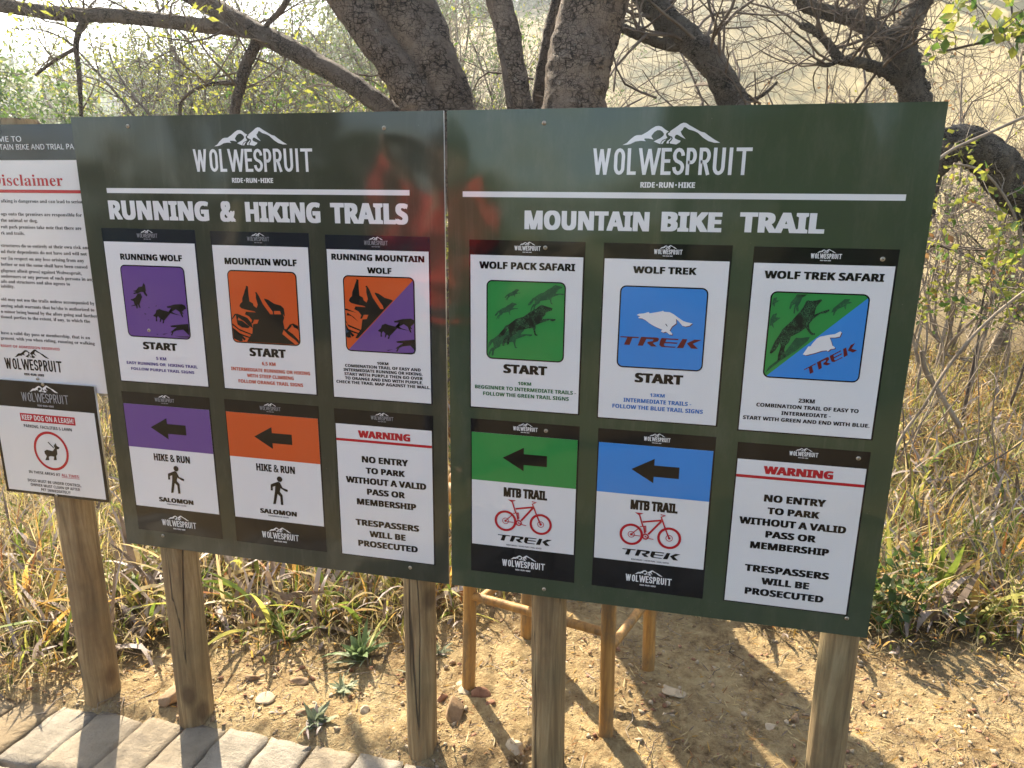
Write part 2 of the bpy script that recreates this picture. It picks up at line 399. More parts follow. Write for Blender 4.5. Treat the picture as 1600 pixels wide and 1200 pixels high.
# ------------------------------------------------------------------ traced numbers (metres)
D={"EMBLEM":[[[-0.5,0.0],[-0.4573,0.0202],[-0.4197,0.0579],[-0.378,0.09],[-0.3547,0.0974],[-0.3038,0.0999],[-0.247,0.1316],[-0.2021,0.1648],[-0.1645,0.1846],[-0.1337,0.1879],[-0.1023,0.1801],[-0.0616,0.1483],[-0.0281,0.1308],[-0.0445,0.122],[-0.0552,0.1072],[-0.05,0.087],[-0.0373,0.0696],[-0.056,0.0586],[-0.0863,0.0476],[-0.1043,0.0252],[-0.107,0.0064],[-0.1389,0.0179],[-0.1772,0.0333],[-0.1485,0.0481],[-0.1107,0.0665],[-0.0811,0.0888],[-0.0745,0.1074],[-0.0914,0.13],[-0.1156,0.1452],[-0.1466,0.1455],[-0.1766,0.1272],[-0.2054,0.0884],[-0.1966,0.0711],[-0.1815,0.0536],[-0.2352,0.0639],[-0.2744,0.0642],[-0.2753,0.0514],[-0.2588,0.0377],[-0.3124,0.0419],[-0.3671,0.0347],[-0.4211,0.0086],[-0.4603,0.0013]],[[-0.0145,0.1344],[0.0445,0.1731],[0.0882,0.2059],[0.1179,0.2166],[0.1449,0.2126],[0.1807,0.19],[0.2439,0.156],[0.2992,0.1259],[0.3377,0.1166],[0.3776,0.0881],[0.4411,0.0469],[0.5,0.0154],[0.4435,0.0158],[0.3819,0.0326],[0.3263,0.0664],[0.2697,0.1151],[0.2303,0.134],[0.176,0.1494],[0.1401,0.172],[0.1248,0.1722],[0.1113,0.1464],[0.0932,0.1318],[0.1067,0.1019],[0.1482,0.0553],[0.1047,0.0758],[0.0648,0.0986],[0.0457,0.0965],[0.0355,0.0765],[0.0404,0.0615],[0.0682,0.0485],[0.0996,0.0386],[0.0929,0.0237],[0.0559,0.0015],[-0.0065,0.0117],[-0.0112,0.0245],[0.0105,0.0468],[0.017,0.0654],[0.0083,0.0805],[-0.0193,0.0897],[-0.034,0.1018],[-0.0325,0.1145],[-0.0138,0.124]],[[-0.0453,0.0134],[-0.039,0.0359],[-0.0095,0.0582],[0.0013,0.0693],[-0.0069,0.0769],[0.0036,0.0581],[-0.0218,0.032],[-0.0205,0.0118]],[[-0.0993,0.0078],[-0.0929,0.0288],[-0.0706,0.0452],[-0.0478,0.0525],[-0.0698,0.0324],[-0.0838,0.0077]]],"TREK":[[[-0.4946,0.1148],[-0.2625,0.1163],[-0.2716,0.1005],[-0.3464,0.0997],[-0.3767,0.0076],[-0.4471,0.009],[-0.4115,0.1005],[-0.5,0.1012]],[[-0.2378,0.1196],[-0.035,0.1197],[-0.0145,0.1064],[-0.0272,0.0722],[-0.0899,0.0484],[-0.0379,0.0051],[-0.1071,0.0035],[-0.1611,0.0447],[-0.152,0.0605],[-0.0962,0.0716],[-0.0827,0.0927],[-0.172,0.0963],[-0.2116,0.0061],[-0.2764,0.0057]],[[0.0143,0.1181],[0.2247,0.1157],[0.216,0.1],[0.0743,0.1008],[0.0635,0.0697],[0.2132,0.0694],[0.2045,0.0537],[0.0557,0.053],[0.0473,0.0301],[0.0649,0.0158],[0.1924,0.0155],[0.1835,0.0017],[0.0215,0.0022],[-0.0096,0.0271],[-0.0013,0.0837]],[[0.2682,0.1179],[0.3283,0.1179],[0.2859,0.0022],[0.208,0.0]],[[0.3252,0.0652],[0.4134,0.1173],[0.5,0.1167],[0.3979,0.064],[0.4652,0.0018],[0.383,0.0024]]],"WHITEWOLF":[[[-0.5,0.335],[-0.4578,0.359],[-0.3717,0.3701],[-0.2868,0.3988],[-0.271,0.3745],[-0.1859,0.3928],[-0.0588,0.4203],[-0.031,0.4332],[-0.0156,0.4148],[0.0842,0.4118],[0.1574,0.3784],[0.2466,0.3165],[0.3352,0.262],[0.3931,0.2426],[0.5,0.2256],[0.454,0.1796],[0.3846,0.1616],[0.3271,0.1736],[0.2505,0.2581],[0.2056,0.2927],[0.2181,0.2126],[0.1439,0.1502],[0.106,0.0745],[0.1521,0.025],[0.1566,0.0],[0.1107,0.0007],[0.0432,0.0492],[-0.006,0.032],[-0.0504,0.0521],[-0.0235,0.0831],[-0.1414,0.1293],[-0.1858,0.1494],[-0.2603,0.1904],[-0.3358,0.2462],[-0.3952,0.2731],[-0.4606,0.2776],[-0.4688,0.295],[-0.4334,0.3099]]],"LEAP":[[[-0.5,0.1522],[-0.4865,0.2007],[-0.4111,0.2929],[-0.3703,0.3559],[-0.3156,0.3788],[-0.1935,0.4787],[-0.0581,0.525],[0.0488,0.6097],[0.1554,0.6674],[0.208,0.7159],[0.2542,0.7442],[0.3014,0.7264],[0.3684,0.7093],[0.442,0.6926],[0.4298,0.6525],[0.3835,0.6373],[0.3308,0.6086],[0.3184,0.5683],[0.2855,0.5402],[0.2663,0.4994],[0.3732,0.5109],[0.5,0.51],[0.4941,0.4832],[0.4478,0.4678],[0.3872,0.4849],[0.2143,0.4169],[0.1609,0.3877],[0.1493,0.2931],[0.164,0.2331],[0.1981,0.2213],[0.1848,0.2072],[0.1441,0.2119],[0.1079,0.3314],[0.0537,0.3288],[-0.0547,0.3034],[-0.15,0.2852],[-0.1765,0.2229],[-0.272,0.1638],[-0.2991,0.1214],[-0.3051,0.0391],[-0.3395,0.0167],[-0.3467,0.0506],[-0.3336,0.1197],[-0.3543,0.1186],[-0.3881,0.0347],[-0.3948,0.0],[-0.4295,0.005],[-0.4094,0.0884],[-0.3549,0.1868],[-0.3068,0.2028],[-0.3076,0.2708],[-0.3286,0.3105],[-0.3692,0.2406],[-0.4102,0.184],[-0.4653,0.1471]]],"RUNWOLVES":[[[0.163,0.645],[0.218,0.657],[0.26,0.7],[0.321,0.713],[0.345,0.76],[0.36,0.745],[0.369,0.72],[0.372,0.658],[0.364,0.637],[0.388,0.596],[0.373,0.575],[0.342,0.605],[0.328,0.636],[0.287,0.634],[0.236,0.611],[0.175,0.604],[0.165,0.614],[0.215,0.631]],[[0.111,0.528],[0.141,0.53],[0.193,0.558],[0.236,0.611],[0.284,0.618],[0.301,0.567],[0.27,0.509],[0.246,0.466],[0.257,0.414],[0.239,0.413],[0.216,0.465],[0.208,0.401],[0.19,0.401],[0.183,0.442],[0.11,0.429],[0.111,0.437],[0.167,0.452],[0.156,0.504],[0.121,0.513]],[[0.446,0.317],[0.486,0.35],[0.503,0.393],[0.553,0.411],[0.598,0.397],[0.69,0.38],[0.743,0.434],[0.763,0.404],[0.71,0.35],[0.643,0.284],[0.61,0.251],[0.599,0.214],[0.575,0.213],[0.592,0.25],[0.571,0.27],[0.548,0.227],[0.536,0.232],[0.548,0.28],[0.517,0.31],[0.495,0.277],[0.501,0.236],[0.477,0.235],[0.48,0.298],[0.445,0.307]],[[0.675,0.452],[0.711,0.459],[0.796,0.483],[0.913,0.493],[0.957,0.474],[0.976,0.434],[0.939,0.417],[0.907,0.39],[0.926,0.354],[0.904,0.363],[0.915,0.307],[0.893,0.316],[0.865,0.383],[0.811,0.417],[0.749,0.383],[0.77,0.363],[0.894,0.332],[0.734,0.353],[0.701,0.375],[0.743,0.434],[0.679,0.432]],[[0.695,0.182],[0.738,0.194],[0.88,0.211],[0.98,0.222],[0.98,0.06],[0.937,0.099],[0.895,0.139],[0.788,0.123],[0.738,0.1],[0.708,0.045],[0.692,0.055],[0.713,0.088],[0.684,0.092],[0.755,0.143],[0.793,0.165],[0.711,0.167]],[[0.556,0.061],[0.653,0.076],[0.579,0.054]],[[0.744,0.049],[0.825,0.041],[0.967,0.048],[0.976,0.033],[0.836,0.031]],[[0.302,0.348],[0.341,0.328],[0.317,0.324]],[[0.343,0.25],[0.373,0.256],[0.359,0.242]],[[0.46,0.054],[0.491,0.061],[0.477,0.046]],[[0.493,0.45],[0.524,0.462],[0.504,0.44]],[[0.378,0.43],[0.406,0.42],[0.388,0.416]]],"HOWL":[[[0.214,0.02],[0.261,0.091],[0.305,0.144],[0.318,0.226],[0.327,0.272],[0.389,0.28],[0.416,0.337],[0.349,0.334],[0.323,0.282],[0.295,0.281],[0.315,0.327],[0.275,0.376],[0.216,0.403],[0.236,0.439],[0.292,0.437],[0.38,0.435],[0.359,0.45],[0.272,0.461],[0.173,0.482],[0.144,0.511],[0.162,0.547],[0.193,0.573],[0.197,0.623],[0.231,0.694],[0.24,0.724],[0.266,0.774],[0.263,0.794],[0.295,0.785],[0.293,0.726],[0.294,0.656],[0.299,0.582],[0.347,0.559],[0.355,0.524],[0.397,0.496],[0.417,0.542],[0.397,0.63],[0.402,0.69],[0.387,0.704],[0.41,0.715],[0.444,0.662],[0.49,0.555],[0.539,0.487],[0.589,0.419],[0.633,0.421],[0.625,0.461],[0.575,0.528],[0.517,0.615],[0.518,0.63],[0.572,0.617],[0.655,0.566],[0.751,0.545],[0.792,0.507],[0.8,0.399],[0.775,0.427],[0.788,0.378],[0.768,0.327],[0.782,0.228],[0.809,0.224],[0.863,0.292],[0.908,0.309],[0.98,0.278],[0.98,0.208],[0.968,0.237],[0.92,0.255],[0.896,0.293],[0.871,0.252],[0.825,0.21],[0.898,0.163],[0.98,0.077],[0.98,0.027],[0.925,0.084],[0.821,0.159],[0.77,0.217],[0.744,0.156],[0.816,0.099],[0.92,0.023],[0.93,0.02]],[[0.02,0.338],[0.065,0.402],[0.11,0.404],[0.251,0.354],[0.306,0.281],[0.317,0.216],[0.263,0.244],[0.201,0.302],[0.116,0.353],[0.102,0.317],[0.169,0.31],[0.274,0.234],[0.249,0.212],[0.16,0.218],[0.096,0.256],[0.089,0.296],[0.08,0.387],[0.024,0.324],[0.02,0.313]],[[0.02,0.267],[0.113,0.196],[0.298,0.133],[0.286,0.118],[0.122,0.171],[0.02,0.242]],[[0.02,0.211],[0.119,0.135],[0.261,0.091],[0.248,0.075],[0.105,0.114],[0.02,0.18]],[[0.02,0.18],[0.075,0.153],[0.15,0.106],[0.202,0.057],[0.177,0.035],[0.146,0.064],[0.154,0.024],[0.107,0.02],[0.064,0.04],[0.02,0.057]]],"HOWLHOLE":[[0.647,0.467],[0.735,0.47],[0.748,0.426],[0.649,0.422]],"SAFARI":[[[0.05,0.29],[0.06,0.332],[0.093,0.432],[0.12,0.485],[0.161,0.578],[0.243,0.673],[0.306,0.767],[0.345,0.828],[0.369,0.904],[0.39,0.914],[0.409,0.905],[0.47,0.913],[0.517,0.929],[0.528,0.915],[0.5,0.879],[0.478,0.844],[0.469,0.794],[0.469,0.754],[0.545,0.797],[0.609,0.82],[0.611,0.8],[0.574,0.774],[0.521,0.766],[0.457,0.704],[0.423,0.642],[0.432,0.592],[0.464,0.548],[0.496,0.545],[0.493,0.525],[0.467,0.518],[0.437,0.542],[0.395,0.6],[0.337,0.547],[0.252,0.492],[0.24,0.43],[0.207,0.387],[0.198,0.335],[0.218,0.274],[0.207,0.248],[0.186,0.273],[0.172,0.272],[0.168,0.22],[0.141,0.208],[0.14,0.27],[0.158,0.374],[0.144,0.425],[0.134,0.383],[0.103,0.319],[0.069,0.286]],[[0.202,0.812],[0.214,0.882],[0.249,0.933],[0.266,0.98],[0.408,0.98],[0.374,0.978],[0.325,0.936],[0.312,0.886],[0.294,0.846],[0.304,0.787],[0.287,0.776],[0.269,0.825],[0.267,0.755],[0.253,0.759],[0.252,0.814],[0.261,0.864],[0.235,0.853],[0.217,0.803]],[[0.02,0.824],[0.02,0.874],[0.037,0.925],[0.069,0.931],[0.063,0.896],[0.099,0.898],[0.053,0.861],[0.052,0.821],[0.031,0.85]],[[0.02,0.601],[0.02,0.683],[0.046,0.74],[0.086,0.752],[0.076,0.706],[0.127,0.703],[0.055,0.634],[0.07,0.579],[0.039,0.613]],[[0.025,0.054],[0.056,0.13],[0.124,0.196],[0.206,0.305],[0.276,0.432],[0.307,0.484],[0.353,0.482],[0.451,0.502],[0.429,0.45],[0.331,0.343],[0.161,0.199]],[[0.631,0.781],[0.647,0.831],[0.694,0.883],[0.75,0.939],[0.806,0.941],[0.791,0.916],[0.828,0.903],[0.774,0.881],[0.772,0.822],[0.75,0.855],[0.7,0.829],[0.674,0.793],[0.665,0.753],[0.652,0.752],[0.656,0.792]]],"SAFWHITE":[[0.395,0.295],[0.444,0.39],[0.462,0.391],[0.485,0.433],[0.516,0.48],[0.549,0.507],[0.636,0.532],[0.697,0.545],[0.746,0.578],[0.761,0.568],[0.748,0.518],[0.701,0.505],[0.648,0.502],[0.671,0.453],[0.684,0.414],[0.713,0.395],[0.71,0.38],[0.671,0.372],[0.647,0.345],[0.633,0.355],[0.584,0.347],[0.515,0.317],[0.445,0.293],[0.427,0.287]],"MAN":[[[-0.4728,1.1125],[-0.0278,1.3025],[0.0725,1.2631],[0.1963,0.9807],[0.5,0.8876],[0.476,0.7722],[0.3321,0.7973],[0.0869,0.9454],[0.0257,0.7423],[0.1725,0.5595],[0.1764,0.0144],[0.0373,0.0],[0.0301,0.471],[-0.1121,0.6052],[-0.2626,0.0188],[-0.4132,0.0033],[-0.2543,0.7393],[-0.2178,1.0387],[-0.3682,0.9749],[-0.366,0.7777],[-0.5,0.7645]]],"DOG":[[[-0.4718,0.4962],[-0.3071,0.5873],[0.0544,0.543],[0.2085,0.7198],[0.1409,0.8225],[0.2944,0.9983],[0.3522,0.8409],[0.5,0.778],[0.4474,0.6866],[0.3193,0.6536],[0.3119,0.4026],[0.2176,0.285],[0.2159,0.066],[0.0281,0.0487],[0.0867,0.2403],[-0.1202,0.2543],[-0.2517,0.2095],[-0.2481,0.0232],[-0.5,0.0],[-0.3714,0.2315],[-0.4709,0.365]],[[-0.1852,0.9894],[-0.1293,1.0268],[0.1731,0.7276],[0.1298,0.6912]]],"BIKE":{"wl":[[-0.0463,0.0038]],"wr":[[0.0457,0.0039]],"saddle":[[-0.0408,0.0636],[-0.0192,0.0632],[-0.0268,0.0592],[-0.031,0.0573]],"top":[[-0.0203,0.04],[0.0247,0.0493]],"down":[[-0.0052,0.0085],[0.0247,0.0471]],"seat":[[-0.0289,0.0582],[-0.0195,0.0291]],"fork":[[0.0246,0.0544],[0.0297,0.0418],[0.034,0.0306],[0.0449,0.0053]],"bar":[[0.0217,0.0643],[0.0327,0.0626],[0.0232,0.0579],[0.026,0.0517]],"s1":[[-0.0452,0.0054],[-0.0292,0.0221]],"s2":[[-0.0431,0.0027],[-0.0247,0.0018]],"sh":[[-0.0264,0.0268],[-0.0125,0.0298],[-0.0109,0.0137]],"sh2":[[-0.0166,0.0279],[-0.0136,0.0105]],"bb":[[-0.0114,0.0018]],"crank":[[-0.0114,0.0018],[-0.0008,-0.0022],[0.0083,-0.0034]]},"TR":{"stemA":[[-0.544,1.45,1.974,0.0915],[-0.641,1.46,2.115,0.0858],[-0.748,1.48,2.25,0.0832],[-0.912,1.5,2.464,0.0888],[-1.147,1.55,2.754,0.084],[-1.37,1.6,3.059,0.0704]],"stemB":[[-0.453,1.5,1.979,0.1062],[-0.53,1.52,2.161,0.1171],[-0.608,1.54,2.296,0.1283],[-0.72,1.56,2.47,0.1339],[-0.899,1.6,2.755,0.123],[-1.171,1.7,3.158,0.0995]],"stemC":[[0.08,1.55,1.987,0.1368],[0.088,1.57,2.153,0.133],[0.104,1.6,2.283,0.1327],[0.15,1.62,2.446,0.1367],[0.217,1.7,2.741,0.1202],[0.312,1.8,3.099,0.0998]],"stemD":[[-0.13,1.5,1.984,0.0437],[-0.17,1.52,2.126,0.0477],[-0.209,1.55,2.284,0.0518],[-0.263,1.57,2.452,0.0543],[-0.35,1.6,2.72,0.0486],[-0.419,1.65,3.05,0.0375]],"stemE":[[-0.123,1.75,2.02,0.0279],[-0.103,1.77,2.192,0.0277],[-0.08,1.8,2.358,0.0261],[-0.046,1.82,2.506,0.0259],[0.007,1.85,2.781,0.0212]],"stemF":[[-0.164,1.4,1.978,0.0146],[-0.193,1.4,2.131,0.0118],[-0.22,1.4,2.248,0.0091]],"limb":[[-0.691,1.62,1.936,0.0502],[-0.808,1.65,2.019,0.0462],[-1.046,1.72,2.167,0.0474],[-1.305,1.78,2.299,0.0469],[-1.622,1.85,2.45,0.0482],[-1.855,1.9,2.566,0.0491],[-2.102,1.95,2.695,0.0451],[-2.623,2.05,2.951,0.0347]],"limbH":[[-1.58,1.85,2.431,0.0385],[-1.808,1.87,2.461,0.0375],[-2.125,1.9,2.508,0.0367],[-2.377,1.93,2.547,0.0375],[-2.823,1.98,2.589,0.037],[-3.279,2.02,2.664,0.0363],[-3.899,2.1,2.766,0.0322],[-4.71,2.2,2.838,0.0241]],"limbDown":[[-1.572,1.84,2.375,0.0273],[-1.629,1.82,2.272,0.0275],[-1.667,1.8,2.149,0.026],[-1.708,1.8,2.028,0.0246],[-1.741,1.8,1.84,0.02]],"limbThin":[[-2.666,1.95,2.563,0.0191],[-2.725,1.94,2.448,0.0158],[-2.73,1.93,2.258,0.0124],[-2.751,1.93,2.052,0.0108]],"limbThin2":[[-1.375,1.85,2.584,0.0141],[-1.432,1.83,2.507,0.0142],[-1.491,1.81,2.447,0.0126],[-1.509,1.8,2.405,0.0126]],"limbThin3":[[-1.672,1.8,2.18,0.0162],[-1.781,1.79,2.181,0.0114],[-1.906,1.78,2.152,0.0082],[-1.988,1.77,2.09,0.0082],[-2.004,1.77,2.022,0.0083]],"limbThin4":[[-2.732,1.94,2.407,0.0123],[-2.85,1.9,2.338,0.0088],[-2.97,1.88,2.262,0.0071]],"lean":[[1.12,2.4,1.582,0.0773],[0.949,2.4,1.871,0.0732],[0.796,2.42,2.12,0.0697],[0.68,2.44,2.305,0.0697],[0.555,2.46,2.429,0.07],[0.431,2.48,2.536,0.067],[0.311,2.5,2.665,0.0605],[0.13,2.55,2.886,0.0542],[-0.094,2.6,3.248,0.0407]],"leanB":[[0.55,2.46,2.405,0.03],[0.426,2.44,2.417,0.0267],[0.326,2.42,2.447,0.025],[0.199,2.4,2.5,0.0233],[0.057,2.38,2.601,0.0166]],"leanC":[[0.77,2.42,2.127,0.015],[0.923,2.4,2.152,0.0098],[0.992,2.38,2.214,0.0065]],"darkT":[[2.18,3.9,1.888,0.1008],[2.071,3.9,2.301,0.0905],[1.991,3.9,2.483,0.0986],[1.913,3.9,2.655,0.1066],[1.978,3.92,2.821,0.0719],[2.042,3.95,2.979,0.0631],[2.103,4.0,3.328,0.0458]],"darkL":[[1.9,3.9,2.64,0.0726],[1.764,3.88,2.742,0.0596],[1.581,3.85,2.828,0.0509],[1.42,3.82,2.866,0.0466],[1.284,3.8,2.914,0.0466],[1.177,3.8,3.056,0.0338]],"darkM":[[1.967,3.88,2.444,0.0557],[1.826,3.85,2.499,0.0427],[1.675,3.82,2.545,0.0341],[1.537,3.8,2.569,0.032],[1.459,3.8,2.658,0.0277],[1.37,3.8,2.739,0.0256],[1.265,3.8,2.79,0.0213]],"darkM2":[[1.538,3.8,2.561,0.0192],[1.45,3.78,2.529,0.015],[1.388,3.78,2.546,0.0107]],"burl":[[2.055,3.86,2.336,0.0299],[2.093,3.85,2.373,0.034],[2.102,3.85,2.421,0.0254]],"arch":[[1.929,3.0,1.59,0.0856],[1.963,3.0,1.875,0.0913],[2.041,3.0,1.971,0.0904],[2.203,3.0,1.908,0.1044],[2.355,3.02,1.771,0.1121],[2.538,3.05,1.615,0.1166],[2.801,3.1,1.35,0.1219],[3.093,3.2,0.741,0.1274],[3.253,3.25,0.21,0.1397]],"archL":[[1.963,3.0,1.875,0.084],[1.788,3.0,1.625,0.086],[1.608,3.0,1.095,0.0934],[1.489,3.0,0.525,0.1051]],"stick":[[2.279,2.2,1.303,0.0076],[2.185,2.2,1.221,0.0077],[2.022,2.2,1.03,0.0078],[1.888,2.2,0.779,0.0081],[1.824,2.2,0.607,0.0074],[1.772,2.2,0.507,0.0074],[1.677,2.2,0.099,0.0077]],"stickTop":[[2.19,2.3,2.071,0.0074],[2.093,2.3,2.022,0.0075],[1.944,2.3,1.947,0.0076],[1.778,2.3,1.855,0.0077],[1.671,2.3,1.712,0.0079]],"stickCurve":[[1.926,2.6,1.831,0.0066],[2.049,2.6,1.802,0.0066],[2.171,2.6,1.691,0.0066],[2.27,2.6,1.531,0.0067],[2.338,2.6,1.303,0.0067],[2.457,2.6,0.686,0.0087]],"vineA":[[2.068,2.5,1.995,0.0048],[2.056,2.5,1.889,0.0048],[2.019,2.5,1.797,0.0048]],"thinS":[[2.109,3.2,0.734,0.0142],[2.143,3.2,0.624,0.0163],[2.237,3.2,0.484,0.0163],[2.353,3.2,0.322,0.0164],[2.401,3.2,0.249,0.0164]]}}

# ------------------------------------------------------------------ the ground
def gz0(x, y):
    return np.interp(x, [-4, -1.25, -.9, -.11, .27, 2, 5], [-.05, -.032, -.012, .028, .035, .03, .03])


def gz(x, y):
    x = np.asarray(x, float); y = np.asarray(y, float)
    z = gz0(x, y) * np.exp(-np.maximum(np.abs(y) - 3, 0) / 3)
    z = z + .012 * np.sin(x * 3.1 + 1.2) * np.sin(y * 2.7) * np.clip((y + .1) * 3, 0, 1)
    z = z + np.where(y < .06, np.clip((.06 - y) * .5, 0, .055) * -1, 0)      # dips under the pavers
    s_ = np.clip((-1.32 - y) / .45, 0, 1); z = z + .22 * s_ * s_ * (3 - 2 * s_)      # low bank added behind the path to raise the red reflection
    d = np.sqrt(x * x + y * y)
    bear = np.arctan2(x, np.maximum(y, 1e-3))
    slope = np.interp(bear, [-1.3, -.75, -.50, -.32, 0, .35, 1.3], [.10, .11, .15, .32, .42, .45, .36])
    d = np.minimum(d, 200 + (d - 200) * .12)
    z = z + np.where(y > 0, slope * np.maximum(d - 14, 0) ** 1.0 * np.clip((d - 14) / 40, 0, 1) * np.clip(y / 10, 0, 1), 0)
    return z


def gp(x, y, up=0.0):
    return (x, y, float(gz(x, y)) + up)


GB = ([-6, -3, -1.63, -1.45, -1.28, -1.14, -.91, -.62, -.42, -.23, -.1, .1, .35, .5, .62, .95, 1.29, 1.51, 1.83, 3, 6],
      [-.3, -.15, .0, .09, .19, .31, .36, .34, .45, .60, .8, .98, 1.05, .98, .92, .86, .79, .80, .84, .9, .8])


def axis(a, b, step, far, growth=1.13):
    xs = list(np.arange(a, b + 1e-6, step))
    s = step; q = b
    while q < far[1]:
        s *= growth; q += s; xs.append(q)
    s = step; q = a
    while q > far[0]:
        s *= growth; q -= s; xs.insert(0, q)
    return np.array(xs)


gx = axis(-2.0, 2.1, .013, (-320, 320)); gy = axis(-.02, 1.3, .013, (-110, 340))
X, Y = np.meshgrid(gx, gy, indexing='ij')
Zg = gz(X, Y)
Zf = np.zeros(X.size)
for i, (a, b) in enumerate(zip(X.ravel(), Y.ravel())):
    if abs(a) < 9 and abs(b) < 9:
        Zf[i] = .012 * mnoise.fractal(Vector((a * 5, b * 5, 0)), 1.0, 2.1, 4) + .011 * mnoise.noise(Vector((a * 34, b * 34, 3))) + (.008 * abs(mnoise.noise(Vector((a * 80, b * 80, 9)))) if 2.2 > b > -.1 and abs(a) < 2.5 else 0)
    elif math.hypot(a, b) > 20:
        Zf[i] = 1.2 * mnoise.fractal(Vector((a * .03, b * .03, 0)), 1.0, 2.1, 3)
Zg = Zg + Zf.reshape(X.shape) * np.where((Y < .03) & (np.abs(Y) < 4), .2, 1)
m = MB()
a, b = len(gx), len(gy)
i, j = np.meshgrid(np.arange(a - 1), np.arange(b - 1), indexing='ij')
F = np.stack([i * b + j, (i + 1) * b + j, (i + 1) * b + j + 1, i * b + j + 1], -1).reshape(-1, 4)
m.add(np.stack([X, Y, Zg], -1).reshape(-1, 3), F, GROUND)
go = m.build('ground', smooth=True)
tag(go, kind='structure')
wob = .06 * np.sin(X * 9) + .05 * np.sin(X * 23 + Y * 4)
gr = np.clip((Y + wob - np.interp(X, *GB)) / .22, 0, 1) * np.where(Y > -1, 1, 0) + np.clip((-1.2 - Y) * 2, 0, 1)  # last term: unseen ground made dark to deepen the boards' reflections
fa = np.clip((np.hypot(X, Y) - 9) / 14, 0, 1)
for nm, arr in (('grass', gr), ('far', fa)):
    at = go.data.attributes.new(nm, 'FLOAT', 'POINT'); at.data.foreach_set('value', arr.ravel().astype(np.float32))

# paved path: pale stone blocks
m = MB(); tint = []
rr = random.Random(5)
joints = [-1.373, -1.22, -1.04, -.889, -.745, -.594, -.44, -.29, -.14, .01, .16, .31, .46, .62, .77, .92, 1.08, 1.24, 1.4]
joints = [-1.373 - .15 * k for k in range(12, 0, -1)] + joints
for row in range(5):
    for k in range(len(joints) - 1):
        x0, x1 = joints[k] + rr.uniform(.004, .009), joints[k + 1] - rr.uniform(.004, .009)
        if row % 2: x0 += .07; x1 += .07
        yb = .03 - (.03 if (x0 + x1) / 2 < -.9 else .062) * abs((x0 + x1) / 2 + .9) ** 1.4 * (1 if row == 0 else .6) - row * .262
        yb = max(yb, -.6 - row * .262)
        ya = yb - .25
        if rr.random() < .3: ya += .012
        zt = float(gz0((x0 + x1) / 2, 0)) - .018 + rr.uniform(-.004, .004)
        tl = rr.uniform(-.02, .02); sk = -.012
        bev = .0025
        V4 = []
        nx, ny = 6, 8
        top = []
        for ii in range(nx + 1):
            for jj in range(ny + 1):
                u = ii / nx; w = jj / ny
                px = x0 + (x1 - x0) * u + sk * (1 - w) + (rr.gauss(0, .0022) if ii in (0, nx) else 0)
                py = ya + (yb - ya) * w + (rr.uniform(-.004, .004) if jj in (0, ny) else 0)
                ed = bev if (ii in (0, nx) or jj in (0, ny)) else 0
                pz = zt + tl * (u - .5) * .12 - ed + .0022 * mnoise.fractal(Vector((px * 30, py * 30, row)), 1, 2, 3)
                top.append((px, py, pz))
        fs = [(ii * (ny + 1) + jj, (ii + 1) * (ny + 1) + jj, (ii + 1) * (ny + 1) + jj + 1, ii * (ny + 1) + jj + 1) for ii in range(nx) for jj in range(ny)]
        ring = [ii * (ny + 1) for ii in range(nx + 1)] + [nx * (ny + 1) + jj for jj in range(1, ny + 1)] + [ii * (ny + 1) + ny for ii in range(nx - 1, -1, -1)] + [jj for jj in range(ny - 1, 0, -1)]
        nb = len(top); L = len(ring)
        top += [(top[q][0], top[q][1], zt - .06) for q in ring]
        fs += [(ring[q], nb + q, nb + (q + 1) % L, ring[(q + 1) % L]) for q in range(L)]
        m.add(top, fs, PAV)
        tint += [min(1, max(0, rr.gauss(.25, .25) + (.5 if x0 < -1.0 and row == 0 else 0)))] * len(top)
po = m.build('paved_path', smooth=False)
tag(po, kind='structure')
at = po.data.attributes.new('tint', 'FLOAT', 'POINT'); at.data.foreach_set('value', np.array(tint, np.float32))

# ------------------------------------------------------------------ lettering
FDIR = bpy.utils.system_resource('DATAFILES', path='fonts') or ''
try:
    FMATH = bpy.data.fonts.load(os.path.join(FDIR, 'NotoSansMath-Regular.woff2'))
except Exception:
    FMATH = None


def conv(t, face):
    if FMATH is None or face == 'plain': return t
    up, lo, dg = {'bold': (0x1D5D4, 0x1D5EE, 0x1D7EC), 'serif': (0x1D400, 0x1D41A, 0x1D7CE)}[face]
    return ''.join(chr(up + ord(c) - 65) if 'A' <= c <= 'Z' else chr(lo + ord(c) - 97) if 'a' <= c <= 'z' else chr(dg + ord(c) - 48) if '0' <= c <= '9' else c for c in t)


def raw_text(t, face, off):
    cu = bpy.data.curves.new('t', 'FONT'); cu.body = conv(t, face); cu.resolution_u = 3
    if FMATH is not None: cu.font = FMATH
    ob = bpy.data.objects.new('t', cu); COL.objects.link(ob)
    dg = bpy.context.evaluated_depsgraph_get(); dg.update()
    me = bpy.data.meshes.new_from_object(ob.evaluated_get(dg))
    v = np.array([q.co[:] for q in me.vertices]).reshape(-1, 3)
    f = [tuple(p.vertices) for p in me.polygons if p.area > 1e-6]
    bpy.data.objects.remove(ob); bpy.data.curves.remove(cu); bpy.data.meshes.remove(me)
    if off <= 0: return v, f
    # heavier weight: the same glyphs printed again a hair to each side (third value = layer)
    vs_, fs_ = [], []
    for k, (dx, dz) in enumerate(((0, 0), (-off, -off * .4), (off, -off * .4), (-off, off * .4), (off, off * .4))):
        vs_.append(v + np.array([dx, dz, k])); fs_ += [tuple(q + k * len(v) for q in p_) for p_ in f]
    return np.concatenate(vs_), fs_


CAP = {}
for face in ('bold', 'serif', 'plain'):
    vv, _ = raw_text('H', face, 0)
    CAP[face] = float(vv[:, 1].max())


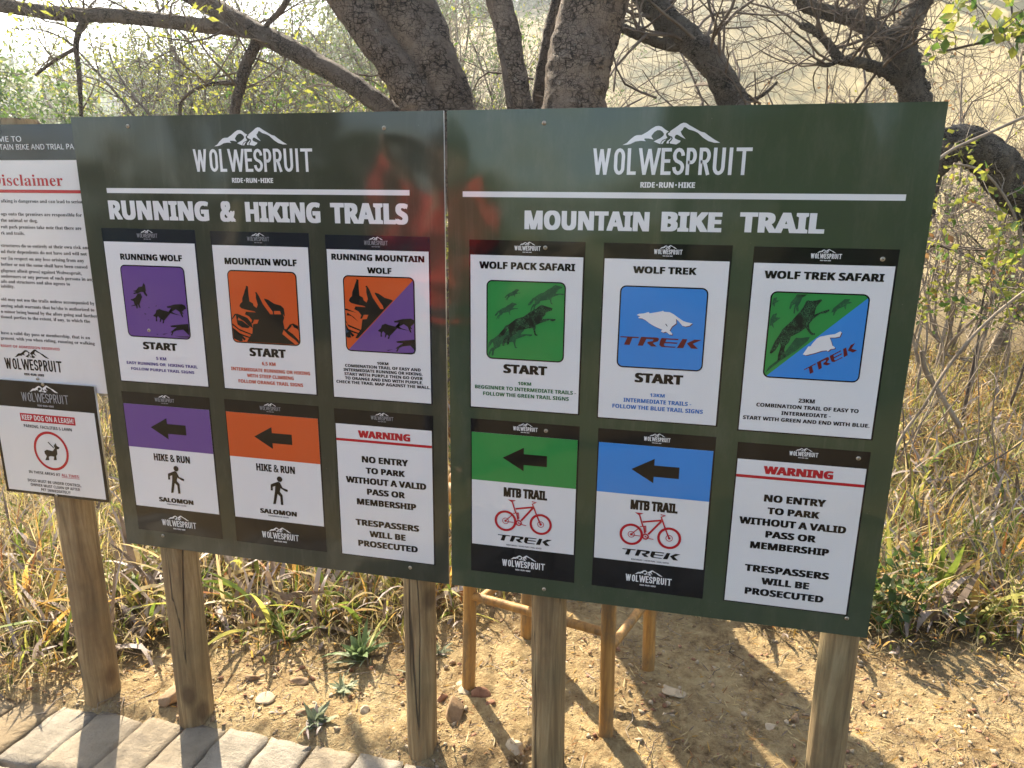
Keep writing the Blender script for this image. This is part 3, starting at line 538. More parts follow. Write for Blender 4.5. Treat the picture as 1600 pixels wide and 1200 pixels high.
def text(mb, t, x0, x1, zb, zt, y, mat, face='bold', off=.012, shear=0.0, rot=None):
    """one printed line: x0..x1 its ends, zb..zt the baseline and the cap height"""
    v, f = raw_text(t, face, off)
    a, b = v[:, 0].min(), v[:, 0].max()
    X_ = (v[:, 0] - a) / (b - a) * (x1 - x0) + x0
    Z_ = v[:, 1] / CAP[face] * (zt - zb)
    X_ = X_ + shear * Z_
    Z_ = Z_ + zb
    if rot:
        cx, cz, an = rot
        X_, Z_ = cx + (X_ - cx) * math.cos(an) - (Z_ - cz) * math.sin(an), cz + (X_ - cx) * math.sin(an) + (Z_ - cz) * math.cos(an)
    mb.add(np.stack([X_, y - v[:, 2] * .00003, Z_], 1), f, mat)


def ctext(mb, t, xc, w, zb, zt, y, mat, **k):
    text(mb, t, xc - w / 2, xc + w / 2, zb, zt, y, mat, **k)


def ribbon(mb, pts, w, y, mat, closed=False):
    P = [Vector(p) for p in pts]; k = len(P)
    Lf, Rt = [], []
    for i in range(k):
        p0 = P[(i - 1) % k] if (closed or i > 0) else None
        p1 = P[(i + 1) % k] if (closed or i < k - 1) else None
        d0 = (P[i] - p0).normalized() if p0 is not None else None
        d1 = (p1 - P[i]).normalized() if p1 is not None else None
        if d0 is None: d0 = d1
        if d1 is None: d1 = d0
        n0 = Vector((-d0.y, d0.x)); n1 = Vector((-d1.y, d1.x))
        nn = (n0 + n1); nn = nn.normalized() if nn.length > 1e-6 else n0
        s_ = w / 2 / max(.45, nn.dot(n1))
        Lf.append(P[i] + nn * s_); Rt.append(P[i] - nn * s_)
    n_ = k if closed else k - 1
    mb.add([(p.x, y, p.y) for p in Lf + Rt], [(i, (i + 1) % k, k + (i + 1) % k, k + i) for i in range(n_)], mat)


# condensed monoline capitals, unit box (0..1 wide, 0..1 high)
def arc(cx, cy, rx, ry, a0, a1, k=8):
    return [(cx + rx * math.cos(math.radians(a0 + (a1 - a0) * i / k)), cy + ry * math.sin(math.radians(a0 + (a1 - a0) * i / k))) for i in range(k + 1)]


GLY = {
    'W': [[(0, 1), (.27, 0), (.5, .86), (.73, 0), (1, 1)]],
    'O': ['c', arc(.5, .72, .5, .28, 0, 180) + arc(.5, .28, .5, .28, 180, 360)],
    'L': [[(0, 1), (0, 0), (1, 0)]],
    'E': [[(1, 1), (0, 1), (0, 0), (1, 0)], [(0, .52), (.85, .52)]],
    'S': [arc(.5, .74, .5, .26, 0, 180, 8) + [(.06, .62), (.25, .53), (.75, .44), (.94, .35)] + arc(.5, .26, .5, .26, 0, -180, 8)],
    'P': [[(0, 0), (0, 1), (.42, 1)] + arc(.5, .73, .5, .27, 80, -80, 8) + [(0, .46)]],
    'R': [[(0, 0), (0, 1), (.42, 1)] + arc(.5, .74, .5, .26, 80, -80, 8) + [(0, .48)], [(.5, .48), (1, 0)]],
    'U': [[(0, 1)] + arc(.5, .26, .5, .26, 180, 360, 8) + [(1, 1)]],
    'I': [[(.5, 1), (.5, 0)]],
    'T': [[(0, 1), (1, 1)], [(.5, 1), (.5, 0)]],
}
WORD = [('W', 0, 90), ('O', 108, 163), ('L', 175, 220), ('W', 230, 340), ('E', 343, 393), ('S', 400, 458), ('P', 466, 516), ('R', 528, 583), ('U', 596, 653), ('I', 668, 690), ('T', 703, 778)]


def logo(mb, xc, zb, w, y, mat, stroke=.024, h=.166, emb=.61, tag_line=True, emb_up=.020, matm=None):
    """word mark with the two-peak emblem: w its width, zb the letters' foot"""
    H = w * h; st = stroke * w; rj = 0
    for ch, a, b in WORD:
        g = GLY[ch]; closed = g[0] == 'c'
        if ch == 'W':
            xa, xb = xc - w / 2 + a / 778 * w, xc - w / 2 + b / 778 * w; hw = st * .98; ww_ = xb - xa - hw
            for q, (u0, z0_, u1, z1_) in enumerate(((0, 1, .25, 0), (.5, .97, .25, 0), (.5, .97, .75, 0), (1, 1, .75, 0))):
                mb.add([(xa + u1 * ww_, y - q * .00003, zb + z1_ * H), (xa + u1 * ww_ + hw, y - q * .00003, zb + z1_ * H), (xa + u0 * ww_ + hw, y - q * .00003, zb + z0_ * H), (xa + u0 * ww_, y - q * .00003, zb + z0_ * H)], [(0, 1, 2, 3)], mat)
            continue
        for pl in (g[1:] if closed else g):
            xa = xc - w / 2 + a / 778 * w + st / 2; xb = xc - w / 2 + b / 778 * w - st / 2
            pts = [(xa + (xb - xa) * q[0], zb + st / 2 + (H - st) * q[1]) for q in pl]
            if ch in 'TIUPR':
                pts = [(p[0], p[1] + (st / 2 if q[1] == 1 and ch in 'IU' else -st / 2 if q[1] == 0 and ch in 'IPRT' else 0)) for p, q in zip(pts, pl)]
            if ch in 'ELT': pts = [(p[0] + (st / 2 if q[0] >= .85 else -st / 2 if (q[0] == 0 and ch == 'T') else 0), p[1] + (st / 2 if ch == 'L' and q[1] == 1 else 0)) for p, q in zip(pts, pl)]
            if closed: pts = pts[:-1]
            rj += 1; ribbon(mb, pts, st, y - rj * .00002, mat, closed)
    for p in D['EMBLEM']:
        mb.poly([(xc + q[0] * w * emb - w * .005, zb + H + emb_up * w + q[1] * w * emb) for q in p], y, matm or mat)
    if tag_line:
        zc = zb - .063 * w
        text(mb, 'RIDE', xc - .183 * w, xc - .09 * w, zc - .017 * w, zc + .017 * w, y, mat, off=.02)
        text(mb, 'RUN', xc - .063 * w, xc + .03 * w, zc - .017 * w, zc + .017 * w, y, mat, off=.02)
        text(mb, 'HIKE', xc + .06 * w, xc + .165 * w, zc - .017 * w, zc + .017 * w, y, mat, off=.02)
        for dx in (-.076, .045):
            mb.poly([(xc + dx * w + .006 * w * math.cos(q), zc + .006 * w * math.sin(q)) for q in np.arange(8) * math.pi / 4], y, mat)


def rrect(x0, x1, z0, z1, r, k=5):
    o = []
    for cx, cz, a in ((x1 - r, z1 - r, 0), (x0 + r, z1 - r, 90), (x0 + r, z0 + r, 180), (x1 - r, z0 + r, 270)):
        o += [(cx + r * math.cos(math.radians(a + 90 * i / k)), cz + r * math.sin(math.radians(a + 90 * i / k))) for i in range(k + 1)]
    return o


def clip(poly, a, b, c):
    """keep the half plane a*x + b*y <= c"""
    out = []
    for i in range(len(poly)):
        p, q = poly[i], poly[(i + 1) % len(poly)]
        fp, fq = a * p[0] + b * p[1] - c, a * q[0] + b * q[1] - c
        if fp <= 0: out.append(p)
        if (fp < 0 < fq) or (fq < 0 < fp):
            t = fp / (fp - fq); out.append((p[0] + (q[0] - p[0]) * t, p[1] + (q[1] - p[1]) * t))
    return out


def circle(cx, cz, r, k=28):
    return [(cx + r * math.cos(2 * math.pi * i / k), cz + r * math.sin(2 * math.pi * i / k)) for i in range(k)]


def screws(root, pts, y=0.0, r=.0052):
    for x, z in pts:
        m = MB(); k = 12
        ring = lambda rr, yy: [(x + rr * math.cos(2 * math.pi * i / k), yy, z + rr * math.sin(2 * math.pi * i / k)) for i in range(k)]
        v = ring(r, y - .0012) + ring(r * .8, y - .0032) + ring(r * .45, y - .004)
        f = [(a * k + i, a * k + (i + 1) % k, (a + 1) * k + (i + 1) % k, (a + 1) * k + i) for a in range(2) for i in range(k)] + [tuple(range(2 * k, 3 * k))]
        m.add(v, f, SCREW)
        m.box((x, y - .0042, z), (r * .8, .0006, r * .2), SLOT, Matrix.Rotation(R.random() * 3, 3, 'Y'))
        m.box((x, y - .0042, z), (r * .2, .0006, r * .8), SLOT, Matrix.Rotation(R.random() * 3, 3, 'Y'))
        m.build('screw', root)


def panel(root, x0, x1, z0, z1, face, y=0.0, th=.006):
    m = MB()
    m.quad(x0, x1, z0, z1, y, face)
    v = [(x0, y, z0), (x1, y, z0), (x1, y, z1), (x0, y, z1), (x0, y + th, z0), (x1, y + th, z0), (x1, y + th, z1), (x0, y + th, z1)]
    m.add(v, [(0, 4, 5, 1), (1, 5, 6, 2), (2, 6, 7, 3), (3, 7, 4, 0)], EDGE)
    m.add(v, [(4, 5, 6, 7)], BACK)
    return m.build('panel', root)


def pole(root, xb, xt, y, z0, z1, r, seed, mat=None, yt=None, name='post'):
    g = np.random.default_rng(seed); k = 26
    t = np.linspace(0, 1, k)
    wob = .0025 * np.sin(t * 5 + seed)
    P = np.stack([xb + (xt - xb) * t + wob, np.full(k, y) + ((yt if yt is not None else y) - y) * t, z0 + (z1 - z0) * t], 1)
    rad = r * (1.03 - .05 * t + .012 * np.sin(t * 9 + seed * 2) + .006 * g.normal(size=k))
    rad[-1] *= .93
    P[-2, 2] = P[-1, 2] - .006
    m = MB(); m.tube(P, rad, mat or POLE, 26, True, .006, seed, .022)
    return m.build(name, root, smooth=True)


# ------------------------------------------------------------------ the two trail signs
Z0 = .6
YB, YW, YP, YQ, YM, YT = -.0004, -.0008, -.0012, -.0016, -.0020, -.0012


def poster(root, x0, x1, z0, z1, label, thin, foot=0.0, band=None, logo_mat=None, frame='black', paper='white', hdr=.035):
    m = MB()
    m.quad(x0, x1, z0, z1, YB, V[frame])
    zt = z1 - hdr
    m.quad(x0 + .003, x1 - .004, z0 + (foot or .003), zt, YW, V[paper])
    if band: m.quad(x0 + .003, x1 - .004, z1 - .163, zt, YP, V[band])
    p = m.build('trail_poster', root)
    p['label'] = label
    g = MB()
    logo(g, (x0 + x1) / 2 + (-.002 if thin else .003), z1 - .0225, .062, YW, V['grey_logo'] if thin else V['white'], stroke=.016 if thin else .026, h=.17, matm=V['white'])
    g.build('small_logo', p)
    return p


def arrowsign(p, x0, z0):
    m = MB()
    m.poly([(x0, z0 + .0315), (x0 + .054, z0 + .0625), (x0 + .054, z0 + .0455), (x0 + .113, z0 + .0455), (x0 + .113, z0 + .0165), (x0 + .054, z0 + .0165), (x0 + .054, z0)], YQ, V['ink'])
    m.build('arrow', p)


def picture(p, x0, x1, z0, z1, fill, tri=None, border='ink'):
    m = MB()
    m.poly(rrect(x0, x1, z0, z1, .014), YP, V[border])
    b = .0032 if border == 'ink' else .0012
    q = rrect(x0 + b, x1 - b, z0 + b, z1 - b, .011)
    m.poly(q, YQ, V[fill])
    if tri:
        w, h = x1 - x0, z1 - z0
        q2 = clip([((a - x0) / w, (c - z0) / h) for a, c in q], -1, 1, -.02)
        m.poly([(x0 + a * w, z0 + c * h) for a, c in q2], YQ - .0003, V[tri])
    return m, (lambda pl: [(x0 + a * (x1 - x0), z0 + c * (z1 - z0)) for a, c in pl])


def lines(p, rows, mat, name='caption', off=.016, y=YT):
    m = MB()
    for t, xa, xb, zb, zt in rows: text(m, t, xa, xb, Z0 + zb, Z0 + zt, y, V[mat], off=off)
    return m.build(name, p)


# ---- running and hiking sign
s1 = thing('trail_sign', (-.5, .04, 0), 'green board, browned in colour by a reflection, headed RUNNING & HIKING TRAILS with six posters, on two round posts', 'sign')
panel(s1, -1.010, -.0035, Z0, Z0 + 1.2, V['green_reflection_tint'])
pole(s1, -.884, -.862, .055, -.3, 1.74, .052, 3)
pole(s1, -.114, -.095, .052, -.3, 1.72, .044, 8)
m = MB(); logo(m, -.4985, Z0 + 1.0655, .326, YB, V['white'], .0215); m.build('logo', s1)
m = MB(); m.quad(-.928, -.09, Z0 + 1.012, Z0 + 1.0245, YB, V['white']); m.build('divider_line', s1)
WORDS = lambda root, rows: [(lambda q: (text(q, t, x0, x1, Z0 + z0, Z0 + z1, YB, V['white'], off=o), q.build('heading_word', root)))(MB()) for t, x0, x1, z0, z1, o in rows]
WORDS(s1, [('RUNNING', -.929, -.632, .946, .992, .03), ('&', -.600, -.556, .946, .992, .045), ('HIKING', -.528, -.323, .946, .992, .03), ('TRAILS', -.296, -.095, .946, .992, .03)])
# running wolf
p = poster(s1, -.960, -.678, Z0 + .502, Z0 + .922, 'RUNNING WOLF poster with purple picture', True, frame='navy')
lines(p, [('RUNNING WOLF', -.911, -.723, .8405, .856)], 'ink', 'title', .025)
lines(p, [('START', -.873, -.766, .5995, .619)], 'ink', 'start_word', .03)
lines(p, [('5 KM', -.836, -.804, .5705, .579), ('EASY RUNNING OR  HIKING TRAIL', -.932, -.709, .554, .562), ('FOLLOW PURPLE TRAIL SIGNS', -.920, -.721, .538, .5455)], 'violet_ink')
m, T = picture(p, -.916, -.720, Z0 + .632, Z0 + .827, 'purple')
for q in D['RUNWOLVES']: m.poly(T(q), YM, V['ink'])
m.build('picture', p)
# mountain wolf
p = poster(s1, -.634, -.3575, Z0 + .502, Z0 + .920, 'MOUNTAIN WOLF poster with orange picture', True, frame='navy')
lines(p, [('MOUNTAIN WOLF', -.5985, -.3945, .8375, .8535)], 'ink', 'title', .025)
lines(p, [('START', -.548, -.442, .5985, .620)], 'ink', 'start_word', .03)
lines(p, [('6,5 KM', -.514, -.474, .575, .584), ('INTERMEDIATE RUNNING OR HIKING', -.607, -.376, .556, .565), ('WITH STEEP CLIMBING', -.561, -.424, .540, .549), ('FOLLOW ORANGE TRAIL SIGNS', -.588, -.398, .523, .532)], 'orange_ink')
m, T = picture(p, -.5945, -.3975, Z0 + .632, Z0 + .823, 'orange')
for k, q in enumerate(D['HOWL']): m.poly(T(q), YM, V['ink'])
m.poly(T(D['HOWLHOLE']), YM - .0003, V['orange'])
m.build('picture', p)
# running mountain wolf
p = poster(s1, -.314, -.041, Z0 + .500, Z0 + .917, 'RUNNING MOUNTAIN WOLF poster with orange and purple picture', True, frame='navy')
lines(p, [('RUNNING MOUNTAIN', -.299, -.056, .8565, .871), ('WOLF', -.205, -.141, .826, .840)], 'ink', 'title', .025)
lines(p, [('10KM', -.188, -.157, .596, .603), ('COMBINATION TRAIL OF EASY AND', -.276, -.071, .585, .5925), ('INTERMEDIATE RUNNING OR HIKING.', -.281, -.066, .574, .5815), ('START WITH PURPLE THEN GO OVER', -.279, -.066, .563, .5705), ('TO ORANGE AND END WITH PURPLE.', -.278, -.066, .552, .5595), ('CHECK THE TRAIL MAP AGAINST THE WALL.', -.3025, -.046, .541, .5485)], 'ink')
m, T = picture(p, -.271, -.0825, Z0 + .627, Z0 + .8195, 'orange', 'purple', 'ink')
for q in D['HOWL']:
    q = clip([(a - .07, b + .16) for a, b in q], 1, -1, .005)
    q = [(max(.01, a), b) for a, b in q]
    if len(q) > 2: m.poly(T(q), YM, V['ink'])
for q in D['RUNWOLVES'][2:7]:
    q = [(min(.985, a + .03), max(.015, b - .02)) for a, b in q]
    m.poly(T(q), YM, V['ink'])
m.build('picture', p)


def hike(x, band, label, ink):
    p = poster(s1, x, x + .280, Z0 + .051, Z0 + .4735, label, True, foot=.077, band=band)
    arrowsign(p, x + .084, Z0 + .342)
    lines(p, [('HIKE & RUN', x + .082, x + .199, .275, .2955)], 'ink', 'title', .022)
    m = MB(); w = .0529
    for q in D['MAN']: m.poly([(x + .1475 + a * w, Z0 + .179 + b * w) for a, b in q], YQ, V['ink'])
    m.poly(circle(x + .1510, Z0 + .2555, .0082), YQ, V['ink'])
    m.build('walker_symbol', p)
    lines(p, [('SALOMON', x + .083, x + .196, .149, .162)], 'ink', 'brand_lettering', .035)
    lines(p, [('TOMORROW IS YOURS', x + .107, x + .171, .1405, .1445)], 'ink', 'small_print', .0)
    m = MB(); logo(m, x + .140, Z0 + .0735, .114, YW, V['white'], .022); m.build('footer_logo', p)


hike(-.963, 'purple', 'HIKE & RUN poster with arrow on purple', 'ink')
hike(-.638, 'orange', 'HIKE & RUN poster with arrow on orange', 'ink')


def warning(root, x0, x1, z0, z1, label, thin, dx):
    p = poster(root, x0, x1, z0, z1, label, thin, hdr=.0405)
    m = MB(); m.quad(x0 + .003, x1 - .004, Z0 + .3835 - dx, Z0 + .3905 - dx, YP, V['red']); m.build('divider_line', p)
    xc = x0 + .138; k = 1.045 if not thin else 1
    ww = lambda t, w, zb, zt, o=.028: (t, xc - w * k / 2, xc + w * k / 2, zb - dx, zt - dx)
    lines(p, [ww('WARNING', .145, .397, .4155)], 'red', 'title', .035)
    lines(p, [ww('NO ENTRY', .130, .328, .345), ww('TO PARK', .110, .2975, .3135), ww('WITHOUT A VALID', .227, .267, .284), ww('PASS OR', .108, .237, .2535), ww('MEMBERSHIP', .169, .206, .223)], 'ink', 'notice_lettering', .028)
    lines(p, [ww('TRESPASSERS', .182, .145, .162), ww('WILL BE', .104, .114, .131), ww('PROSECUTED', .172, .0835, .1005)], 'ink', 'notice_lettering', .028)
    m = MB()
    return p


warning(s1, -.314, -.041, Z0 + .051, Z0 + .471, 'WARNING notice below the RUNNING MOUNTAIN WOLF poster', True, 0)
screws(s1, [(-.841, Z0 + 1.176), (-.149, Z0 + 1.164), (-.882, Z0 + .039), (-.113, Z0 + .036), (-.848, Z0 + .652)])

# ---- mountain bike sign
s2 = thing('trail_sign', (.52, .04, 0), 'green board headed MOUNTAIN BIKE TRAIL with six posters, on two round posts', 'sign')
panel(s2, .0045, 1.0385, Z0, Z0 + 1.2, V['green_board'])
pole(s2, .275, .250, .052, -.3, 1.72, .0465, 21)
pole(s2, 1.010, .975, .052, -.3, 1.72, .044, 34)
m = MB(); logo(m, .5095, Z0 + 1.060, .336, YB, V['white'], .0215); m.build('logo', s2)
m = MB(); m.quad(.041, .986, Z0 + 1.010, Z0 + 1.0225, YB, V['white']); m.build('divider_line', s2)
WORDS(s2, [('MOUNTAIN', .189, .472, .940, .980, .03), ('BIKE', .498, .627, .941, .981, .03), ('TRAIL', .664, .837, .942, .982, .03)])
p = poster(s2, .0565, .332, Z0 + .501, Z0 + .913, 'WOLF PACK SAFARI poster with green picture', False)
lines(p, [('WOLF PACK SAFARI', .081, .310, .8465, .8625)], 'ink', 'title', .025)
lines(p, [('START', .142, .2505, .5955, .6165)], 'ink', 'start_word', .03)
lines(p, [('10KM', .179, .212, .567, .575), ('BEGGINNER TO INTERMEDIATE TRAILS -', .070, .322, .5515, .5605), ('FOLLOW THE GREEN TRAIL SIGNS', .091, .305, .5355, .5445)], 'green_ink')
m, T = picture(p, .099, .290, Z0 + .6285, Z0 + .820, 'green')
lw = D['LEAP'][0]
for cx, cz, w, mt_, dy in ((.1535, .6335, .118, FUR2, 0), (.2435, .7500, .0855, FUR2, .0003), (.1485, .726, .057, FUR2, .0003), (.163, .7725, .038, FUR2, .0003), (.1985, .6625, .139, FUR, .0006)):
    q = [(cx + a * w, Z0 + cz + b * w) for a, b in lw]
    q = [(max(a, .1035), max(b, Z0 + .633)) for a, b in q]
    m.poly(q, YM - dy, mt_)
m.build('picture', p)
p = poster(s2, .374, .6545, Z0 + .4975, Z0 + .9125, 'WOLF TREK poster with white wolf on blue', False)
lines(p, [('WOLF TREK', .442, .5815, .8465, .8615)], 'ink', 'title', .025)
lines(p, [('START', .459, .5695, .593, .6145)], 'ink', 'start_word', .03)
lines(p, [('13KM', .4965, .5305, .5595, .5675), ('INTERMEDIATE TRAILS -', .4355, .592, .543, .5525), ('FOLLOW THE BLUE TRAIL SIGNS', .410, .6195, .5265, .536)], 'blue_ink')
m, T = picture(p, .415, .611, Z0 + .6265, Z0 + .818, 'blue')


def trek(mb, xc, zb, w, mat, y=YM, rot=0.0, hh=1.0):
    for q in D['TREK']:
        q = [(a * w, b * w * hh) for a, b in q]
        mb.poly([(xc + a * math.cos(rot) - b * math.sin(rot), zb + a * math.sin(rot) + b * math.cos(rot)) for a, b in q], y, mat)


wv = lambda dx, dz: [(.5183 + dx + a * .1252, 1.3093 + dz + b * .1252) for a, b in D['WHITEWOLF'][0]]
m.poly(wv(.0016, -.0016), YM, V['maroon']); m.poly(wv(0, 0), YM - .0003, V['white'])
m.poly([(.521, 1.3335), (.5225, 1.334), (.527, 1.3275), (.5245, 1.3285)], YM - .0006, V['ink'])
trek(m, .5122, 1.279, .1835, V['maroon'])
m.build('picture', p)
p = poster(s2, .699, .989, Z0 + .4925, Z0 + .9115, 'WOLF TREK SAFARI poster with green and blue picture', False)
lines(p, [('WOLF TREK SAFARI', .7255, .9665, .844, .860)], 'ink', 'title', .025)
lines(p, [('23KM', .8245, .859, .569, .578), ('COMBINATION TRAIL OF EASY TO', .7355, .952, .5535, .562), ('INTERMEDIATE -', .791, .896, .5375, .546), ('START WITH GREEN AND END WITH BLUE.', .709, .9785, .5215, .530)], 'ink')
m, T = picture(p, .7425, .9445, Z0 + .622, Z0 + .8165, 'green', 'blue')
for k, q in enumerate(D['SAFARI']):
    q = clip([(max(.022, a), min(.975, b)) for a, b in q], 1, -1, .015)
    if len(q) > 2: m.poly(T(q), YM - (.0006 if k == 0 else .0003), FUR if k == 0 else FUR2)
wq = D['SAFWHITE']
m.poly([(a + .0018, b - .0015) for a, b in T(wq)], YM, V['maroon']); m.poly(T(wq), YM - .0003, V['white'])
trek(m, .8865, Z0 + .664, .118, V['maroon'], YM, math.radians(33.5), 1.25)
m.build('picture', p)


def bike(x, band, label):
    p = poster(s2, x, x + .2795 - .004, Z0 + .0505, Z0 + .4725, label, False, foot=.079, band=band)
    arrowsign(p, x + .084, Z0 + .344)
    lines(p, [('MTB TRAIL', x + .087, x + .200, .2715, .2955)], 'ink', 'title', .04)
    m = MB(); ox, oz = x + .139, Z0 + .2; bk = D['BIKE']; red = V['red']
    P = lambda k: [(ox + a, oz + b) for a, b in bk[k]]
    for k in ('wl', 'wr'):
        c = P(k)[0]
        ribbon(m, circle(*c, .0258, 36), .0062, YQ, red, True); ribbon(m, circle(*c, .0078), .0016, YQ, red, True); m.poly(circle(*c, .0032), YQ, red)
    c = P('bb')[0]; ribbon(m, circle(*c, .0066), .0034, YQ - .0003, red, True); m.poly(circle(*c, .002), YQ, red)
    m.poly(P('saddle'), YQ, red)
    kz_ = 0
    for k, w in (('top', .0046), ('down', .0050), ('seat', .0036), ('fork', .0036), ('bar', .0024), ('s1', .0024), ('s2', .0020), ('sh', .0022), ('sh2', .0040), ('crank', .0020)):
        kz_ += 1; ribbon(m, P(k), w, YQ - .0002 - kz_ * .00003, red)
    m.build('bicycle_symbol', p)
    m = MB(); trek(m, x + .1435, Z0 + .1465, .142, V['ink'], YQ, 0, 1.06); m.build('brand_lettering', p)
    lines(p, [('RIDE BIKES · HAVE FUN · FEEL GOOD', x + .096, x + .188, .1345, .1385)], 'ink', 'small_print', 0)
    m = MB(); logo(m, x + .1415, Z0 + .0755, .1135, YW, V['white'], .026); m.build('footer_logo', p)


bike(.0585, 'green', 'MTB TRAIL poster with arrow on green')
bike(.379, 'blue', 'MTB TRAIL poster with arrow on blue')
warning(s2, .7035, .989, Z0 + .0525, Z0 + .465, 'WARNING notice below the WOLF TREK SAFARI poster', False, .004)
screws(s2, [(.239, Z0 + .898), (.958, Z0 + .891), (.251, Z0 + .455), (.965, Z0 + .448), (.256, Z0 + .022), (.988, Z0 + .046), (.23, Z0 + 1.17)])

# ---- disclaimer sign and dog notice on the leaning post
s3 = thing('notice_sign', (-1.25, .085, 0), 'white disclaimer board with navy header on a round post, cut off by the frame', 'sign')
yd = .020
panel(s3, -1.62, -.95, Z0 + .455, Z0 + 1.187, V['paper'], yd)
pole(s3, -1.262, -1.262, .082, -.3, 1.806, .0525, 41)
yd -= .0005
m = MB(); m.quad(-1.62, -.95, Z0 + 1.096, Z0 + 1.187, yd, V['navy']); m.build('header_band', s3)
m = MB(); m.quad(-1.58, -.96, Z0 + 1.0105, Z0 + 1.019, yd, V['red']); m.build('divider_line', s3)
m = MB()
text(m, 'WELCOME TO', -1.358, -1.193, Z0 + 1.1435, Z0 + 1.157, yd - .0004, V['white'], face='plain', off=.004)
text(m, 'MOUNTAIN BIKE AND TRIAL PARK', -1.332, -1.004, Z0 + 1.123, Z0 + 1.1365, yd - .0004, V['white'], face='plain', off=.004)
m.build('header_lettering', s3)
m = MB(); text(m, 'Disclaimer', -1.315, -1.08, Z0 + 1.0295, Z0 + 1.0585, yd, V['red'], face='serif', off=-.01); m.build('title', s3)
m = MB()
body = [(403, 'alking is dangerous and can lead to serious', 342), (454, 'ogs onto the premises are responsible for', 330), (479, 'the animal or dog.', 153), (505, 'ruit park premises take note that there are', 330), (530, 'rk and trails.', 100), (580, 'structures do so entirely at their own risk and', 366), (605, 'nd their dependents do not have and will not', 355), (632, 'ver (in respect on any loss arising from any', 345), (657, 'hether or not the same shall have been caused', 360), (683, 'gligence albeit gross) against Wolwespruit,', 337), (706, 'andowners or any person of such persons in any', 377), (728, 'ails and structures and also agrees to', 283), (748, 'iability.', 57), (803, 'old may not use the trails unless accompanied by', 383), (830, 'anying adult warrants that he/she is authorized to', 383), (855, 'n minor being bound by the afore going and further', 396), (878, 'tioned parties to the extent, if any, to which the', 368), (947, 'have a valid day pass or membership, that is an', 370), (970, 'gement, with you when riding, running or walking', 390)]
for yy, t, xr in body:
    if yy in (454, 580, 803, 947): m.build('paragraph', s3); m = MB()
    z = Z0 + .994 - (yy - 403) * .000684
    xl = -1.292 - (yy - 403) / 567 * .078
    s_ = .000863
    text(m, t, xl, -1.292 - (yy - 403) / 567 * .078 + xr * s_ * (.93 if yy < 700 else .955), z - .0095, z - .0005, yd, V['ink'], face='serif', off=-.018)
m.build('paragraph', s3)
m = MB(); text(m, 'RIGHT OF ADMISSION RESERVED', -1.375, -1.17, Z0 + .574, Z0 + .5815, yd, V['red'], off=.0); m.build('red_lettering', s3)
m = MB(); logo(m, -1.271, Z0 + .509, .200, yd, V['ink'], .024); m.build('logo', s3)
screws(s3, [(-1.262, Z0 + .485), (-1.262, Z0 + 1.17)], yd)

s4 = thing('dog_notice', (-1.245, .02, Z0 + .12), 'KEEP DOG ON A LEASH notice with red circle, below the disclaimer board', 'sign')
panel(s4, -1.436, -1.064, Z0 + .118, Z0 + .4765, V['black'], .012)
yd = .0115
m = MB(); m.quad(-1.426, -1.075, Z0 + .127, Z0 + .396, yd, V['paper']); m.build('white_field', s4)
m = MB(); logo(m, -1.2395, Z0 + .416, .165, yd, V['grey_logo'], .016, matm=V['white']); m.build('logo', s4)
m = MB(); m.quad(-1.338, -1.145, Z0 + .353, Z0 + .378, yd - .0004, V['red']); m.build('red_band', s4)
m = MB()
text(m, 'KEEP DOG ON A LEASH!', -1.332, -1.150, Z0 + .358, Z0 + .3735, yd - .0008, V['white'], off=.0); m.build('heading', s4)
m = MB()
text(m, 'PARKING, FACILITIES & LAWN', -1.3305, -1.1615, Z0 + .334, Z0 + .3435, yd - .0004, V['ink'], off=-.005)
text(m, 'IN THESE AREAS AT', -1.340, -1.227, Z0 + .187, Z0 + .196, yd - .0004, V['ink'], off=-.005)
text(m, 'ALL TIMES!', -1.222, -1.159, Z0 + .187, Z0 + .196, yd - .0004, V['red'], off=-.002)
m.quad(-1.222, -1.159, Z0 + .1835, Z0 + .1848, yd - .0004, V['red'])
for k, (t, w) in enumerate((('DOGS MUST BE UNDER CONTROL.', .194), ('OWNER MUST CLEAN UP AFTER', .178), ('PET IMMEDIATELY!', .106))):
    ctext(m, t, -1.252, w, Z0 + .159 - k * .0135, Z0 + .168 - k * .0135, yd - .0004, V['ink'], off=-.003)
m.build('lettering', s4)
m = MB(); ribbon(m, circle(-1.246, Z0 + .2655, .0575, 40), .008, yd - .0004, V['red'], True); m.build('red_ring', s4)
m = MB()
for q in D['DOG']: m.poly([(-1.2433 + a * .0584, .8344 + b * .0584) for a, b in q], yd - .0004, V['ink'])
m.build('dog_symbol', s4)
screws(s4, [(-1.238, Z0 + .472), (-1.252, Z0 + .123)], .012)

# ---- pole table standing behind the boards
tb = thing('pole_table', (.25, .43, 0), 'orange-brown table of round poles standing behind the green board', 'table')
LEG = [(-.045, .311), (.422, .2), (.539, .552), (.09, .633)]
for k, (x, y) in enumerate(LEG):
    pole(tb, x, x + (.25 - x) * .05, y, -.1, .74, .0215, 50 + k, POLE2, name='leg')
for (a, b, z) in ((0, 1, .385), (1, 2, .335), (2, 3, .385), (3, 0, .335)):
    A = Vector((*LEG[a], z)); B_ = Vector((*LEG[b], z)); d = (B_ - A).normalized() * .018
    m = MB(); m.tube([A + d, (A + B_) / 2, B_ - d], [.0135, .0145, .0135], POLE2, 12); m.build('rail', tb, smooth=True)
for k in range(6):
    A = Vector((-.10 + .02 * k / 5, .24 + .085 * k, .762)); B_ = A + Vector((.56, -.125, 0))
    m = MB(); m.tube([A, (A + B_) / 2, B_], .03, POLE2, 12); m.build('top_pole', tb, smooth=True)

